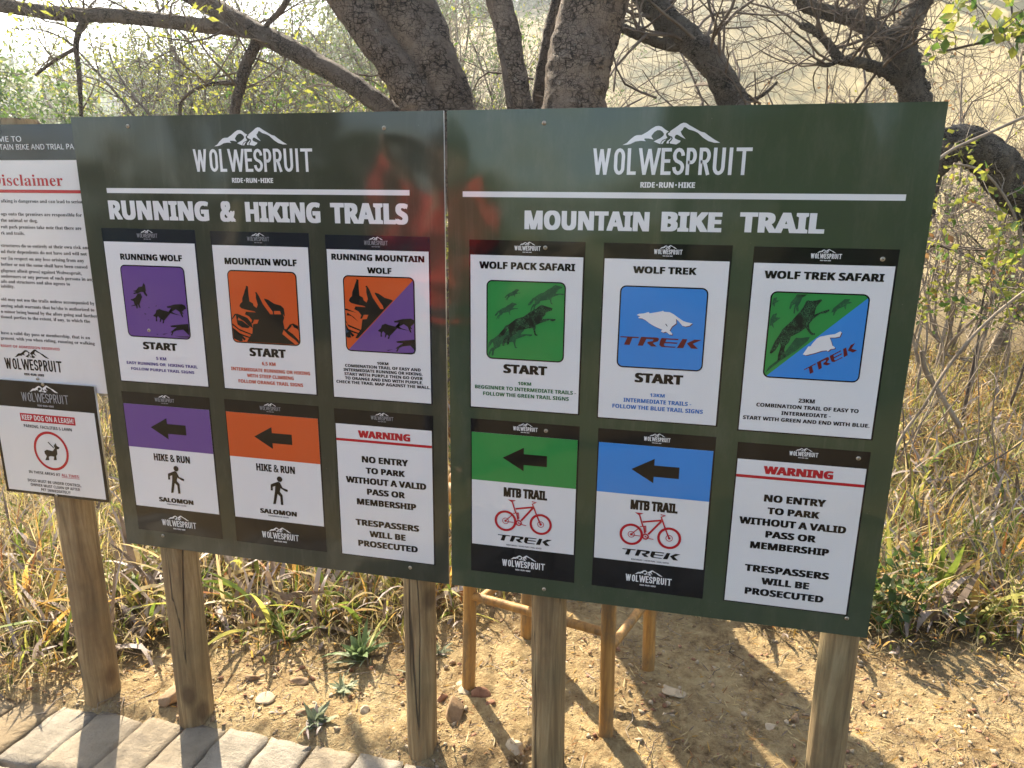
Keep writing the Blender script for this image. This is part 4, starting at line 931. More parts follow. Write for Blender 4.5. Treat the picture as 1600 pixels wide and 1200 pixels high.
# ------------------------------------------------------------------ vegetation builders
def sm(pts, k=4):
    """Catmull-Rom through traced (x, y, z, r) points"""
    P = np.array([tuple(p) for p in pts], float); k_ = k
    h = np.linalg.norm(np.diff(P[:, :3], axis=0), axis=1) + 1e-6
    sl = np.diff(P, axis=0) / h[:, None]
    m_ = np.empty_like(P); m_[0] = sl[0]; m_[-1] = sl[-1]
    for i in range(1, len(P) - 1):
        m_[i] = (sl[i - 1] * h[i] + sl[i] * h[i - 1]) / (h[i] + h[i - 1])
    out = []
    for i in range(len(P) - 1):
        for t in np.arange(k_) / k_:
            out.append((2 * t ** 3 - 3 * t * t + 1) * P[i] + (t ** 3 - 2 * t * t + t) * h[i] * m_[i] + (3 * t * t - 2 * t ** 3) * P[i + 1] + (t ** 3 - t * t) * h[i] * m_[i + 1])
    out.append(P[-1])
    return np.array(out)


def limb(mb, pts, mat, n=14, k=5, rough=.05, seed=1, lump=.0, knob=.0):
    q = sm(pts, k); g = np.random.default_rng(seed)
    r = np.maximum(q[:, 3] * (1 + lump * g.normal(size=len(q))), .001)
    p = q[:, :3] + (g.normal(size=(len(q), 3)) * r[:, None] * lump * .6)
    mb.tube(p, r, mat, n, True, rough, seed, knob)
    return q


def leaves(mb, C, size, mat, g, aspect=.5, droop=.2, jit=.35):
    """folded diamond leaves at the points C"""
    k = len(C)
    if not k: return
    d = g.normal(size=(k, 3)); d[:, 2] -= droop; d /= np.linalg.norm(d, axis=1)[:, None]
    a = g.normal(size=(k, 3)); w = np.cross(d, a); w /= np.linalg.norm(w, axis=1)[:, None]
    u = np.cross(w, d)
    s = size * (1 + jit * g.normal(size=k)).clip(.4, 1.8); s = s[:, None]
    b = C; t = C + d * s; md = C + d * s * .45 - u * s * .08
    l = md + w * s * aspect * .5 + u * s * .10; r = md - w * s * aspect * .5 + u * s * .10
    V_ = np.stack([b, l, t, r, md], 1).reshape(-1, 3)
    o = np.arange(k)[:, None] * 5
    F = np.concatenate([o + np.array([[0, 4, 1]]), o + np.array([[1, 4, 2]]), o + np.array([[0, 3, 4]]), o + np.array([[3, 2, 4]])])
    mb.add(V_, F, mat)


def grow(mb, p, d, L, r, lvl, mat, g, tips, spread=.75, up=.08, nb=(3, 5), seg=5, wander=.22, sides=5, minr=.0016):
    pts = [p]; rs = [r]; dirs = [d]
    for i in range(seg):
        d = d + g.normal(size=3) * wander; d[2] += up; d /= np.linalg.norm(d)
        pts.append(pts[-1] + d * L / seg); rs.append(max(minr, r * (1 - .55 * (i + 1) / seg))); dirs.append(d)
    mb.tube(pts, rs, mat, max(3, sides), False)
    tips.append(np.array(pts[1:]))
    if lvl <= 0: return
    for c in range(int(g.integers(nb[0], nb[1] + 1))):
        i = int(g.integers(max(1, seg // 3), seg + 1))
        dd = dirs[i] + g.normal(size=3) * spread; dd /= np.linalg.norm(dd)
        grow(mb, pts[i], dd, L * g.uniform(.5, .8), max(minr, rs[i] * .62), lvl - 1, mat, g, tips, spread, up, nb, max(3, seg - 1), wander, max(3, sides - 1), minr)


def twigs_on(mb, q, mat, g, n, L, r, lvl=2, tips=None, **kw):
    tips = [] if tips is None else tips
    for _ in range(n):
        i = int(g.integers(1, len(q)))
        d = g.normal(size=3); d[2] = abs(d[2]) * .7; d /= np.linalg.norm(d)
        grow(mb, q[i, :3], d, L * g.uniform(.6, 1.2), min(r, q[i, 3] * .5), lvl, mat, g, tips, **kw)
    return tips


def tree(name, label, x, y, h, r, seed, mat=None, leaf=None, leaf_n=0, leaf_s=.04, stems=1, lvl=4, group=None, cat='tree', up=.06, spread=.7, nb=(4, 5), lean=(0, 0), minr=.002, leaf2=None):
    g = np.random.default_rng(seed); z = float(gz(x, y)); mat = mat or TWIG
    t = thing(name, (x, y, z), label, cat, group)
    tips = []
    mt = MB(); mc = MB(); first = None
    for s in range(stems):
        d = np.array([lean[0] + g.normal() * (.12 if stems == 1 else .35), lean[1] + g.normal() * (.12 if stems == 1 else .35), 1.0]); d /= np.linalg.norm(d)
        p = np.array([x + (g.normal() * .06 if stems > 1 else 0), y + (g.normal() * .06 if stems > 1 else 0), z - .08])
        pts = [p]; seg = 7; hh = h * .5 * g.uniform(.8, 1.1); rs = [r * 1.2]
        dirs = [d]
        for i in range(seg):
            d = d + g.normal(size=3) * .10; d[2] += .08; d /= np.linalg.norm(d)
            pts.append(pts[-1] + d * hh / seg); rs.append(r * (1 - .5 * (i + 1) / seg)); dirs.append(d)
        mt.tube(pts, rs, mat, 8, False, .05, seed + s)
        for c in range(5 if stems == 1 else 3):
            i = int(g.integers(2, seg + 1)) if c else seg
            dd = dirs[i] + g.normal(size=3) * (.6 if c else .15); dd[2] = max(dd[2], -.1); dd /= np.linalg.norm(dd)
            grow(mc, pts[i], dd, h * .34 * g.uniform(.8, 1.2), rs[i] * .7, lvl - 1, mat, g, tips, spread, up, nb, minr=minr)
    mt.build('trunk', t, smooth=True)
    cr = mc.build('branches', t)
    if leaf is not None and leaf_n:
        P = np.concatenate(tips[len(tips) // 8:])
        idx = g.integers(0, len(P), leaf_n)
        ml = MB(); C = P[idx] + g.normal(size=(leaf_n, 3)) * leaf_s * .9
        k = leaf_n if leaf2 is None else int(leaf_n * .65)
        leaves(ml, C[:k], leaf_s, leaf, g)
        if leaf2 is not None: leaves(ml, C[k:], leaf_s, leaf2, g)
        ml.build('leaves', t)
    return t


TR = D['TR']
# ------------------------------------------------------------------ the big many-stemmed tree right behind the boards
bt = thing('many_stemmed_tree', (0, 1.5, 0), 'big tree with several thick cracked-bark stems rising behind the two green boards', 'tree')
m = MB()
limb(m, [(.02, 1.5, -.15, .34), (.02, 1.5, .1, .27), (.03, 1.5, .45, .25), (.04, 1.5, .75, .27)], BARK, 28, 6, .03, 2)
m.build('trunk', bt, smooth=True)


def joinbase(k, fork, r0=None, s=None):
    q = TR[k]
    return [(*fork, r0 or q[0][3] * 1.15)] + [tuple(a) for a in q]


for k, fork, sides, seed in (('stemA', (-.03, 1.46, .62), 18, 3), ('stemB', (.0, 1.52, .60), 26, 4), ('stemC', (.09, 1.5, .55), 28, 5), ('stemD', (.07, 1.52, .9), 16, 6), ('stemE', (.14, 1.62, .8), 12, 7), ('limb', (-.02, 1.56, .95), 16, 8)):
    m = MB(); pts = joinbase(k, fork)
    ext = [tuple(np.array(pts[-1]) * np.array([1, 1, 1, .8]) + np.array([*(np.array(pts[-1][:3]) - np.array(pts[-2][:3])) * f, 0])) for f in (1.0, 2.2)]
    q = limb(m, pts + ext, BARK if k in ('stemA', 'stemB', 'stemC', 'stemD') else BARK2, int(sides * 1.4), 13, .010, seed, .0, .13)
    o = m.build('stem', bt, smooth=True)
    if k in ('stemB', 'stemC', 'limb', 'stemD'):
        g = np.random.default_rng(seed); m = MB(); top = q[-9:]
        twigs_on(m, top, TWIG, g, 5, 1.1, .02, 3, nb=(2, 3)); m.build('twigs', bt)
m = MB(); limb(m, [tuple(a) for a in TR['stemF']][::-1] and [(.1, 1.45, 1.2, .03)] + [tuple(a) for a in TR['stemF']], BARK2, 10, 5, .05, 9); m.build('stem', bt, smooth=True)
g = np.random.default_rng(77)
mh = MB(); hl = {}
for k, sides in (('limbH', 14), ('limbDown', 12), ('limbThin', 8), ('limbThin2', 8), ('limbThin3', 7), ('limbThin4', 6)):
    hl[k] = limb(mh, [tuple(a) for a in TR[k]], BARK2, int(sides * 1.3), 9, .015, len(k), .0, .15)
mh.build('side_branch', bt, smooth=True)
m = MB(); tips = []
q0 = sm([tuple(a) for a in TR['limb']], 6)
for q, n_ in ((hl['limbH'], 16), (hl['limbDown'], 6), (hl['limbThin'], 8), (q0, 8), (hl['limbThin3'], 4), (hl['limbThin4'], 3)):
    twigs_on(m, q, TWIG, g, n_, .42, .006, 2, tips, nb=(2, 3), spread=.7, up=0, minr=.0009)
m.build('twigs', bt)
P = np.concatenate(tips); idx = g.integers(0, len(P), 700)
m = MB(); C = P[idx] + g.normal(size=(700, 3)) * .02
leaves(m, C, .03, L_YG, g, .4); m.build('leaves', bt)
# broken spurs seen between the stems
for (px, s) in (((-.10, 1.6, 2.06), 1), ((.18, 1.56, 1.98), 2), ((.2, 1.6, 2.12), 3), ((-.1, 1.55, 2.12), 4), ((.42, 1.66, 2.05), 6)):
    gg = np.random.default_rng(s * 13); d = np.array([gg.normal(), .2, gg.normal() * .4]); d /= np.linalg.norm(d)
    m = MB(); grow(m, np.array(px), d, .38, .006, 2, TWIG, gg, [], .7, .0, (2, 3), minr=.001); m.build('broken_spur', bt)

# ------------------------------------------------------------------ leaning tree right of it, dark tree and the bowed trunk
lt = thing('leaning_tree', tuple(TR['lean'][0][:2]) + (0,), 'grey rough-barked trunk leaning left behind the right green board', 'tree')
b0 = TR['lean'][0]; b1 = TR['lean'][1]
m = MB(); dx = (b0[0] - b1[0]) / (b1[2] - b0[2])
q = limb(m, [(b0[0] - .02, 2.4, -.1, .11), (b0[0] + .06, 2.4, b0[2] * .5, .088)] + [tuple(a) for a in TR['lean']], BARK3, 24, 11, .02, 5, .0, .16)
m.build('trunk', lt, smooth=True)
m = MB(); qb = limb(m, [tuple(a) for a in TR['leanB']], BARK3, 10, 5, .04, 6, .03); m.build('side_branch', lt, smooth=True); m = MB(); qc = limb(m, [tuple(a) for a in TR['leanC']], BARK3, 8, 5, .04, 7, .03); m.build('side_branch', lt, smooth=True)
g = np.random.default_rng(5); m = MB()
twigs_on(m, q[14:], TWIG, g, 26, .65, .011, 3, nb=(2, 3), up=.02, minr=.0012); twigs_on(m, qb, TWIG, g, 7, .5, .007, 2, nb=(2, 3), minr=.0012)
m.build('twigs', lt)

dt = thing('dark_tree', (TR['darkT'][0][0], 3.9, 0), 'nearly black gnarled tree forking above the right green board\'s top right corner', 'tree')
m = MB(); t0 = TR['darkT'][0]
q = limb(m, [(t0[0] - .42, 3.95, -.1, .14), (t0[0] - .28, 3.93, .8, .11)] + [tuple(a) for a in TR['darkT']], BARK3, 22, 11, .03, 15, .02, .22); m.build('trunk', dt, smooth=True)
g = np.random.default_rng(15); mt_ = MB()
for k, s in (('darkL', 12), ('darkM', 11), ('darkM2', 7), ('burl', 9)):
    m = MB(); qq = limb(m, [tuple(a) for a in TR[k]], BARK3, int(s * 1.5), 10, .04, s, .03, .22); m.build('limb', dt, smooth=True)
    if k != 'burl': twigs_on(mt_, qq, TWIG, g, 12, .7, .012, 3, nb=(2, 3), up=.04, minr=.0018)
twigs_on(mt_, q[-14:], TWIG, g, 10, 1.0, .02, 3, nb=(2, 3), minr=.002)
mt_.build('twigs', dt)

at_ = thing('bowed_trunk', (TR['arch'][2][0], 3.0, 0), 'thick dark trunk bowing over to the right beside the green board, half behind leaves', 'tree')
m = MB(); pts = [tuple(a) for a in TR['archL']][::-1]; pts[0] = (pts[0][0], pts[0][1], -.15, pts[0][3])
limb(m, pts[:-1] + [tuple(a) for a in TR['arch'][1:]] + [(TR['arch'][-1][0] + .03, 3.3, -.2, .11)], BARK3, 26, 10, .03, 25, .01, .2); m.build('trunk', at_, smooth=True)

# ------------------------------------------------------------------ leafy creeper shrub and long sticks right of the boards
ck = thing('leafy_creeper', (1.95, 2.5, float(gz(1.95, 2.5))), 'yellow-green creeper hanging in front of the bowed trunk at the right edge', 'shrub')
g = np.random.default_rng(31); m = MB(); tips = []
for k in range(11):
    px = 1.72 + g.random() * .75; py = 2.35 + g.random() * .6
    z = float(gz(px, py)); pts = [(px, py, z, .0045)]; d = np.array([g.normal() * .2, g.normal() * .15, 1])
    for i in range(7):
        d = d + np.array([g.normal() * .25, g.normal() * .2, 0]); d[2] = max(.2, d[2] - .04 * i)
        q_ = np.array(pts[-1][:3]) + d / np.linalg.norm(d) * .27; pts.append((*q_, (.0042 - .0004 * i)))
    qq = limb(m, pts, TWIGP if k % 3 else TWIG, 5, 4, 0, k)
    tips.append(qq[8:, :3])
    twigs_on(m, qq[9:], TWIGP, g, 6, .34, .0025, 1, tips, nb=(2, 3), up=-.05, minr=.0009)
m.build('stems', ck)
P = np.concatenate(tips); P = P[(P[:, 2] > 1.0)]
C = P[g.integers(0, len(P), 2600)] + g.normal(size=(2600, 3)) * .035
m = MB(); leaves(m, C[:1700], .034, L_YG, g, .62); leaves(m, C[1700:2400], .036, L_GR, g, .62); leaves(m, C[2400:], .034, L_BR, g, .55); m.build('leaves', ck)

ov = thing('overhanging_branch', (2.1, 3.0, 2.6), 'leafy branch with round bright green leaves hanging in at the top right', 'branch')
g = np.random.default_rng(8); m = MB(); tips = []
main = [(3.6, 2.9, 3.0, .022), (3.0, 2.75, 2.78, .016), (2.5, 2.6, 2.55, .012), (2.1, 2.45, 2.42, .008), (1.72, 2.38, 2.33, .005)]
qq = limb(m, main, TWIG, 8, 6, .03, 4)
twigs_on(m, qq[7:], TWIG, g, 13, .34, .004, 1, tips, nb=(2, 3), up=-.10, minr=.0012)
m.build('stem', ov)
P = np.concatenate(tips); C = P[g.integers(0, len(P), 560)] + g.normal(size=(560, 3)) * .02
m = MB(); leaves(m, C[:260], .045, L_GR, g, .8); leaves(m, C[260:], .045, L_YG, g, .8); m.build('leaves', ov)

for k, lab in (('stick', 'long pale bare stick slanting up right from beside the green board to the frame edge'), ('stickTop', 'straight pale stick slanting past the upper right corner of the green board'), ('stickCurve', 'thin pale stem curving down along the right frame edge'), ('thinS', 'short crooked stick leaning out of the grass right of the board')):
    m = MB(); qq = limb(m, [tuple(a) for a in TR[k]], TWIGP, 7, 6, .04, len(lab), .03)
    g = np.random.default_rng(len(lab)); twigs_on(m, qq[3:], TWIGP, g, 5, .28, .0022, 1, nb=(1, 2), up=.0, minr=.0009)
    tag(m.build('bare_stick', loc=tuple(qq[-1, :3])), lab, 'stick', 'bare sticks at the right')

# thin saplings
spots = [(2.55, 4.4, 1.75, 'left of the others, close to the green board'), (2.78, 4.15, 2.0, 'slightly bent, second from the green board'), (2.98, 4.6, 2.3, 'thickest of the saplings, standing straight in the grass'), (3.12, 4.3, 1.9, 'beside the thickest sapling, leaning right'), (3.32, 4.9, 2.2, 'near the right frame edge, forked low'), (2.35, 5.3, 2.0, 'farthest back, half hidden by the green board'), (3.55, 4.5, 2.1, 'rightmost, cut by the frame edge')]
for k, (x, y, h, lab) in enumerate(spots):
    g = np.random.default_rng(100 + k); z = float(gz(x, y)); m = MB()
    pts = [(x, y, z - .03, .013 + .006 * (k == 2))]
    for i in range(6):
        pts.append((pts[-1][0] + g.normal() * .03, pts[-1][1] + g.normal() * .03, pts[-1][2] + h / 6, pts[-1][3] * .84))
    qq = limb(m, pts, TWIG if k % 2 else TWIGP, 7, 5, .04, k, .03)
    twigs_on(m, qq[9:], TWIG, g, 8, .5, .004, 2, nb=(2, 3), up=.08, minr=.0012)
    tag(m.build('sapling', loc=(x, y, z)), 'thin bare sapling, ' + lab, 'sapling', 'thin bare saplings right of the boards')

# ------------------------------------------------------------------ the thicket and trees farther back
BARE = 'bare twiggy trees behind the boards'
tree('bare_tree', 'bare twiggy tree between the thick stems and the leaning trunk', .95, 5.2, 3.9, .05, 201, TWIG, nb=(3, 4), stems=2, lvl=4, group=BARE)
tree('bare_tree', 'pale bare tree just right of the leaning trunk', 2.0, 6.4, 4.4, .05, 202, TWIGP, nb=(3, 4), stems=2, lvl=4, group=BARE)
tree('bare_tree', 'bare tree with brown dead leaves left of the dark gnarled tree', 2.75, 7.2, 4.6, .06, 203, TWIG, L_BR, 420, .055, nb=(3, 5), stems=3, lvl=4, group=BARE)
tree('bare_tree', 'grey bare thicket tree behind the dark gnarled tree', 4.0, 7.0, 4.8, .05, 204, TWIGP, nb=(3, 4), stems=2, lvl=4, group=BARE)
tree('bare_tree', 'bare tree at the right frame edge above the leafy creeper', 5.2, 7.6, 4.6, .06, 205, TWIG, L_GY, 500, .05, nb=(3, 4), stems=2, lvl=4, group=BARE)
tree('bare_tree', 'bare twiggy tree left of the thick stems, under the slanting limb', -1.7, 5.0, 3.6, .05, 206, TWIG, stems=3, lvl=4, group=BARE)
tree('bare_tree', 'hazy bare tree far behind the slanting limb', -2.6, 8.2, 5.2, .06, 207, TWIGP, L_GY, 300, .05, stems=3, lvl=4, group=BARE)
EXTRA = 1
for k, (x, y, h, lf, n_, lab) in enumerate([(3.0, 5.6, 2.5, L_YG, 260, 'tangled bare shrub with a few yellow leaves just right of the green board'), (3.9, 5.0, 2.3, L_BR, 160, 'low tangle of bare grey twigs near the right frame edge'), (3.6, 6.8, 3.0, L_YG, 320, 'taller twiggy shrub behind the leafy creeper'), (4.8, 6.4, 3.2, L_YG, 500, 'twiggy shrub with yellow-green leaves cut by the right frame edge')]):
    tree('twiggy_shrub', lab, x, y, h, .02, 270 + k, [TWIGP, TWIG][k % 2], lf, n_, .04, stems=6, lvl=4, cat='shrub', group='twiggy shrubs on the right', nb=(3, 4))
GRN = 'sparse yellow-green trees at the upper left'
tree('leafy_tree', 'sparse tree with yellow-green foliage under the left end of the slanting limb', -2.15, 3.7, 3.0, .04, 211, TWIG, L_YG, 6000, .026, stems=2, lvl=4, group=GRN, leaf2=L_GR)
tree('leafy_tree', 'yellow-green sparse tree at the left frame edge, above the disclaimer board', -3.6, 4.4, 3.4, .05, 212, TWIG, L_YG, 5500, .028, stems=2, lvl=4, group=GRN, leaf2=L_GY)
tree('leafy_tree', 'tall pale green tree rising highest behind the left green board', -4.4, 7.2, 5.4, .08, 213, TWIG, L_GY, 6000, .036, stems=2, lvl=4, group=GRN, leaf2=L_YG)
tree('leafy_tree', 'green-leaved small tree between the slanting limb and the bare thicket', -2.3, 6.0, 3.6, .05, 214, TWIG, L_GR, 5000, .036, stems=2, lvl=4, group=GRN, leaf2=L_YG)
tree('leafy_tree', 'hazy grey-green tree at the far left behind the sparse ones', -7.2, 9.5, 6.0, .08, 215, TWIG, L_GY, 5000, .045, stems=2, lvl=4, group=GRN)
tree('leafy_tree', 'feathery yellow tree right under the fork of the slanting limb', -1.55, 3.3, 2.9, .035, 221, TWIG, L_YG, 5000, .024, stems=2, lvl=4, group=GRN, leaf2=L_GR)
tree('leafy_tree', 'many-branched green tree behind the feathery yellow one', -3.1, 6.2, 4.2, .05, 222, TWIG, L_GR, 7000, .034, stems=3, lvl=4, group=GRN, leaf2=L_GY)
tree('leafy_tree', 'grey-green tree filling the gap above the dog notice side', -5.2, 6.4, 4.6, .06, 223, TWIG, L_GY, 7000, .036, stems=3, lvl=4, group=GRN, leaf2=L_YG)
tree('leafy_tree', 'pale hazy tree right of the slanting limb, beside the thick stems', -2.6, 9.8, 5.4, .06, 224, TWIG, L_GY, 6000, .045, stems=3, lvl=4, group=GRN, leaf2=L_GR)
for k, (x, y, h, lf, lab) in enumerate([(-3.9, 9.5, 5.6, L_GY, 'broad hazy tree standing directly behind the end of the horizontal branch'), (-5.6, 11.5, 6.6, L_YG, 'broad pale tree at the far upper left, second from the frame edge'), (-8.0, 12.5, 7.0, L_GY, 'broad hazy tree cut by the left frame edge'), (-4.6, 14.5, 7.5, L_GY, 'tallest and faintest of the hazy trees at the upper left'), (-2.3, 12.5, 6.2, L_GR, 'broad green-grey tree far behind the bare thicket left of the stems'), (-9.5, 9.0, 5.5, L_YG, 'yellowish tree far out on the left, clear of the disclaimer board'), (-6.2, 5.0, 3.6, L_GR, 'low green tree left of the notice signs')]):
    tree('leafy_tree', lab, x, y, h, .08, 240 + k, TWIG, lf, 11000, .05, stems=3, lvl=4, group=GRN, leaf2=[L_GY, L_GR][k % 2], spread=.85, nb=(3, 5))
tree('evergreen_shrub', 'low dark green bush peeping over the disclaimer board', -2.75, 3.1, 1.9, .02, 216, TWIG, L_DK, 5000, .03, stems=6, lvl=3, cat='shrub', leaf2=L_GY)
tree('evergreen_shrub', 'grey-green bush in the dry grass on the right, behind the creeper', 4.3, 6.0, 2.6, .03, 217, TWIG, L_GY, 2600, .04, stems=5, lvl=3, cat='shrub', leaf2=L_GR)
tree('evergreen_shrub', 'low bush of pale leaves behind the left board, next to the downward branch', -1.3, 4.2, 2.05, .02, 218, TWIG, L_YG, 3000, .03, stems=5, lvl=3, cat='shrub', leaf2=L_GR)

# trees on the open side behind the photographer (they show in the glossy boards)
for k, (x, y, h, lab) in enumerate([(-6.5, -12, 5.0, 'dense green tree behind the photographer, on the left'), (2.2, -8.5, 4.2, 'dense green tree straight behind the photographer'), (5.5, -7.5, 4.6, 'dense green tree behind the photographer, on the right'), (9.0, -8.5, 5, 'dense green tree behind the photographer, farthest right')]):
    tree('dense_tree', lab, x, y, h, .14, 230 + k, BARK2, L_DK, 7000, .13, stems=4, lvl=3, group='trees behind the photographer', leaf2=L_DK)

for k, (x, y, lab) in enumerate([(1.6, -5.2, 'added unseen dark bush behind the photographer, nearest'), (3.4, -5.0, 'added unseen dark bush behind the photographer, second on the right'), (5.4, -5.4, 'added unseen dark bush behind the photographer, third on the right'), (-1.4, -5.6, 'added unseen low dark bush behind the photographer, just left of the middle'), (-3.4, -5.8, 'added unseen low dark bush behind the photographer, second on the left'), (-5.6, -6.0, 'added unseen low dark bush behind the photographer, farthest left'), (7.6, -5.8, 'added unseen dark bush behind the photographer, farthest right')]):  # unseen bushes added to darken what the glossy boards mirror
    tree('evergreen_shrub', lab, x, y, 1.9 if x < 0 else 2.6, .04, 260 + k, TWIG, L_DK, 9000, .07, stems=7, lvl=3, cat='shrub', group='unseen bushes added behind the photographer')

# far hillside bushes: nobody could count them
g = np.random.default_rng(300); m = MB()
for k in range(620):
    bear = g.uniform(-.95, .75); d = 45 + 160 * g.random() ** .6
    x, y = d * math.sin(bear), d * math.cos(bear); s = g.uniform(1.4, 3.8) * (1 + d / 120)
    if d < 70 and g.random() < .5: continue
    kk = 200; C = g.normal(size=(kk, 3)) * np.array([s * .42, s * .42, s * .33]) + np.array([x, y, float(gz(x, y)) + s * .4])
    leaves(m, C, s * .22, [L_DK, L_GY, L_GR][k % 3], g, .8)
tag(m.build('distant_bushes'), 'blue-hazed bushes scattered over the far dry hillside', 'bushes', kind='stuff')


# ------------------------------------------------------------------ dry grass
def blades(mb, base, az, L, W, lean, bend, mat, g, S=4, fold=.25):
    k = len(base); t = np.linspace(0, 1, S + 1)
    dirh = np.stack([np.cos(az), np.sin(az), np.zeros(k)], 1)
    side = np.stack([-np.sin(az), np.cos(az), np.zeros(k)], 1)
    tw = g.normal(size=k) * .5
    side = side * np.cos(tw)[:, None] + np.array([0, 0, 1.0]) * np.sin(tw)[:, None]
    p = base.copy(); rows = []
    for i in range(S + 1):
        a = lean + bend * t[i]
        w = W * (np.sin(np.pi * (.18 + .82 * t[i]) * .98) if i < S else 0.02)
        rows.append((p - side * (w / 2)[:, None], p + side * (w / 2)[:, None]))
        st = (L / S)[:, None]
        p = p + st * (np.sin(a)[:, None] * dirh + np.cos(a)[:, None] * np.array([0, 0, 1.0]))
    V_ = np.stack([q for r_ in rows for q in r_], 1).reshape(-1, 3)
    o = np.arange(k)[:, None] * (2 * (S + 1))
    F = np.concatenate([o + np.array([[2 * i, 2 * i + 1, 2 * i + 3, 2 * i + 2]]) for i in range(S)])
    mb.add(V_, F, mat)


def scatter(n, x0, x1, y0, y1, g, margin=0.0, power=1.6):
    x = g.uniform(x0, x1, n * 2); y = y0 + (y1 - y0) * g.random(n * 2) ** power
    ok = y > np.interp(x, *GB) + margin + .05 * np.sin(x * 9)
    ok &= ~((np.hypot(x - .02, y - 1.5) < .36))
    x, y = x[ok][:n], y[ok][:n]
    return np.stack([x, y, gz(x, y)], 1)


g = np.random.default_rng(400); m = MB()
for mat, cnt, L0, W0, lean0, marg in ((G_ST, 14000, .34, .0020, .6, .0), (G_YG, 4000, .32, .0022, .5, .0), (G_ST, 25000, .26, .0042, 1.35, .0), (G_OC, 10500, .25, .006, 1.2, .02), (G_RU, 1800, .20, .008, .8, .04), (G_GY, 4200, .27, .011, .85, .04), (G_GR, 6500, .25, .0060, .7, .03), (G_YG, 5500, .26, .0065, .6, .03), (G_DK, 7000, .24, .009, .9, .03)):
    B_ = scatter(cnt, -3.9, 4.6, -.1, 7.0, g, marg, 2.0)
    # clump
    B_[:, :2] += .03 * np.sin(B_[:, 1::-1] * 40); B_[:, 2] = gz(B_[:, 0], B_[:, 1]); k = len(B_)
    B_[:, 2] += g.random(k) ** 2 * .10
    hs = .75 + .5 * np.sin(B_[:, 0] * 2.3 + 1) * np.sin(B_[:, 1] * 2.9)
    edge = np.clip((B_[:, 1] - np.interp(B_[:, 0], *GB)) / .35, .35, 1)
    L_ = L0 * hs.clip(.45, 1.3) * edge * g.uniform(.5, 1.3, k)
    blades(m, B_, g.uniform(0, 6.28, k), L_, W0 * g.uniform(.6, 1.5, k) * (1 + .08 * B_[:, 1]), np.abs(g.normal(lean0 * .6, .4, k)), g.uniform(.1, 1.6, k), mat, g)
tag(m.build('dry_grass'), 'tangled dry straw-coloured grass behind the signs', 'grass', kind='stuff')

# broad strap leaves, browned and half collapsed
m = MB()
for mat, cnt, W0 in ((G_GY, 1300, .025), (G_DK, 900, .025), (G_OC, 800, .02), (G_YG, 800, .02), (G_GR, 1000, .022), (G_ST, 900, .018), (G_RU, 200, .018)):
    B_ = scatter(cnt, -2.4, 3.4, 0, 3.6, g, .17, 1.5); k = len(B_)
    near_ = np.exp(-((B_[:, 0] + .7) / 1.1) ** 2) + .7 * np.exp(-((B_[:, 0] - 1.9) / 1.0) ** 2)
    keep = g.random(k) < .25 + near_; B_ = B_[keep]; k = len(B_)
    blades(m, B_, g.uniform(0, 6.28, k), g.uniform(.16, .40, k), W0 * g.uniform(.6, 1.25, k), np.abs(g.normal(.6, .35, k)), g.uniform(.2, 1.8, k), mat, g, 6)
tag(m.build('strap_leaves'), 'broad browned strap leaves among the dry grass', 'leaves', kind='stuff')

# leaf scraps and straw bits lying on the bare soil
m = MB(); k = 5200
x = g.uniform(-1.9, 2.6, k); y = g.uniform(-.05, 1.2, k); z = gz(x, y) + .006
ok = y > -.0 + .04
C = np.stack([x, y, z], 1)[ok]
for q, mt_, s in ((C[:1700], G_ST, .015), (C[1700:2900], L_BR, .012), (C[2900:3900], G_DK, .015), (C[3900:], G_OC, .013)):
    kk = len(q); az = g.uniform(0, 6.28, kk)
    blades(m, q, az, np.abs(g.normal(s * 1.6, s, kk)) + .004, np.full(kk, .0045), np.full(kk, 1.5), g.normal(0, .2, kk), mt_, g, 2)
tag(m.build('leaf_litter'), 'straw bits and leaf scraps on the bare soil', 'litter', kind='stuff')

# broken twigs and dead stalks on the ground
m = MB(); g = np.random.default_rng(470)
for k in range(150):
    x = g.uniform(-1.9, 2.3); y = g.uniform(.05, 1.3); an = g.uniform(0, 6.28); L_ = abs(g.normal(.06, .05)) + .02
    if k < 40: y = np.interp(x, *GB) - g.uniform(0, .15)
    pts = [(x + math.cos(an + .3 * g.normal()) * L_ * t, y + math.sin(an) * L_ * t, float(gz(x, y)) + .008 + .01 * t * g.random()) for t in (0, .35, .7, 1)]
    m.tube(pts, [.0018, .0016, .0013, .0008], [TWIG, TWIGP][k % 2], 4)
tag(m.build('twig_litter'), 'broken twigs and dead stalks lying on the soil', 'litter', kind='stuff')


# ------------------------------------------------------------------ stones
def stone(mb, x, y, s, mat, g, flat=.6, up=.25, sub=2, name=None):
    import bmesh
    bm = bmesh.new(); bmesh.ops.create_icosphere(bm, subdivisions=sub, radius=1)
    o = g.uniform(-50, 50, 3); sx = g.uniform(.7, 1.3); sy = g.uniform(.6, 1.0); rz = g.uniform(0, 6.28)
    pl = [(lambda v: v / np.linalg.norm(v))(g.normal(size=3)) for _ in range(11)]; pd = g.uniform(.38, .75, 11)
    v = []
    for q in bm.verts:
        c = np.array(q.co)
        for a, b in zip(pl, pd):
            e = c @ a - b
            if e > 0: c = c - a * e
        c = c * (1 + .10 * mnoise.noise(Vector(c * 1.7 + o)))
        c = c * np.array([sx, sy, flat]) * s
        v.append((c[0] * math.cos(rz) - c[1] * math.sin(rz), c[0] * math.sin(rz) + c[1] * math.cos(rz), c[2]))
    f = [tuple(w.index for w in p.verts) for p in bm.faces]; bm.free()
    v = np.array(v); v += np.array([x, y, float(gz(x, y)) + s * flat * up])
    mb.add(v, f, mat)


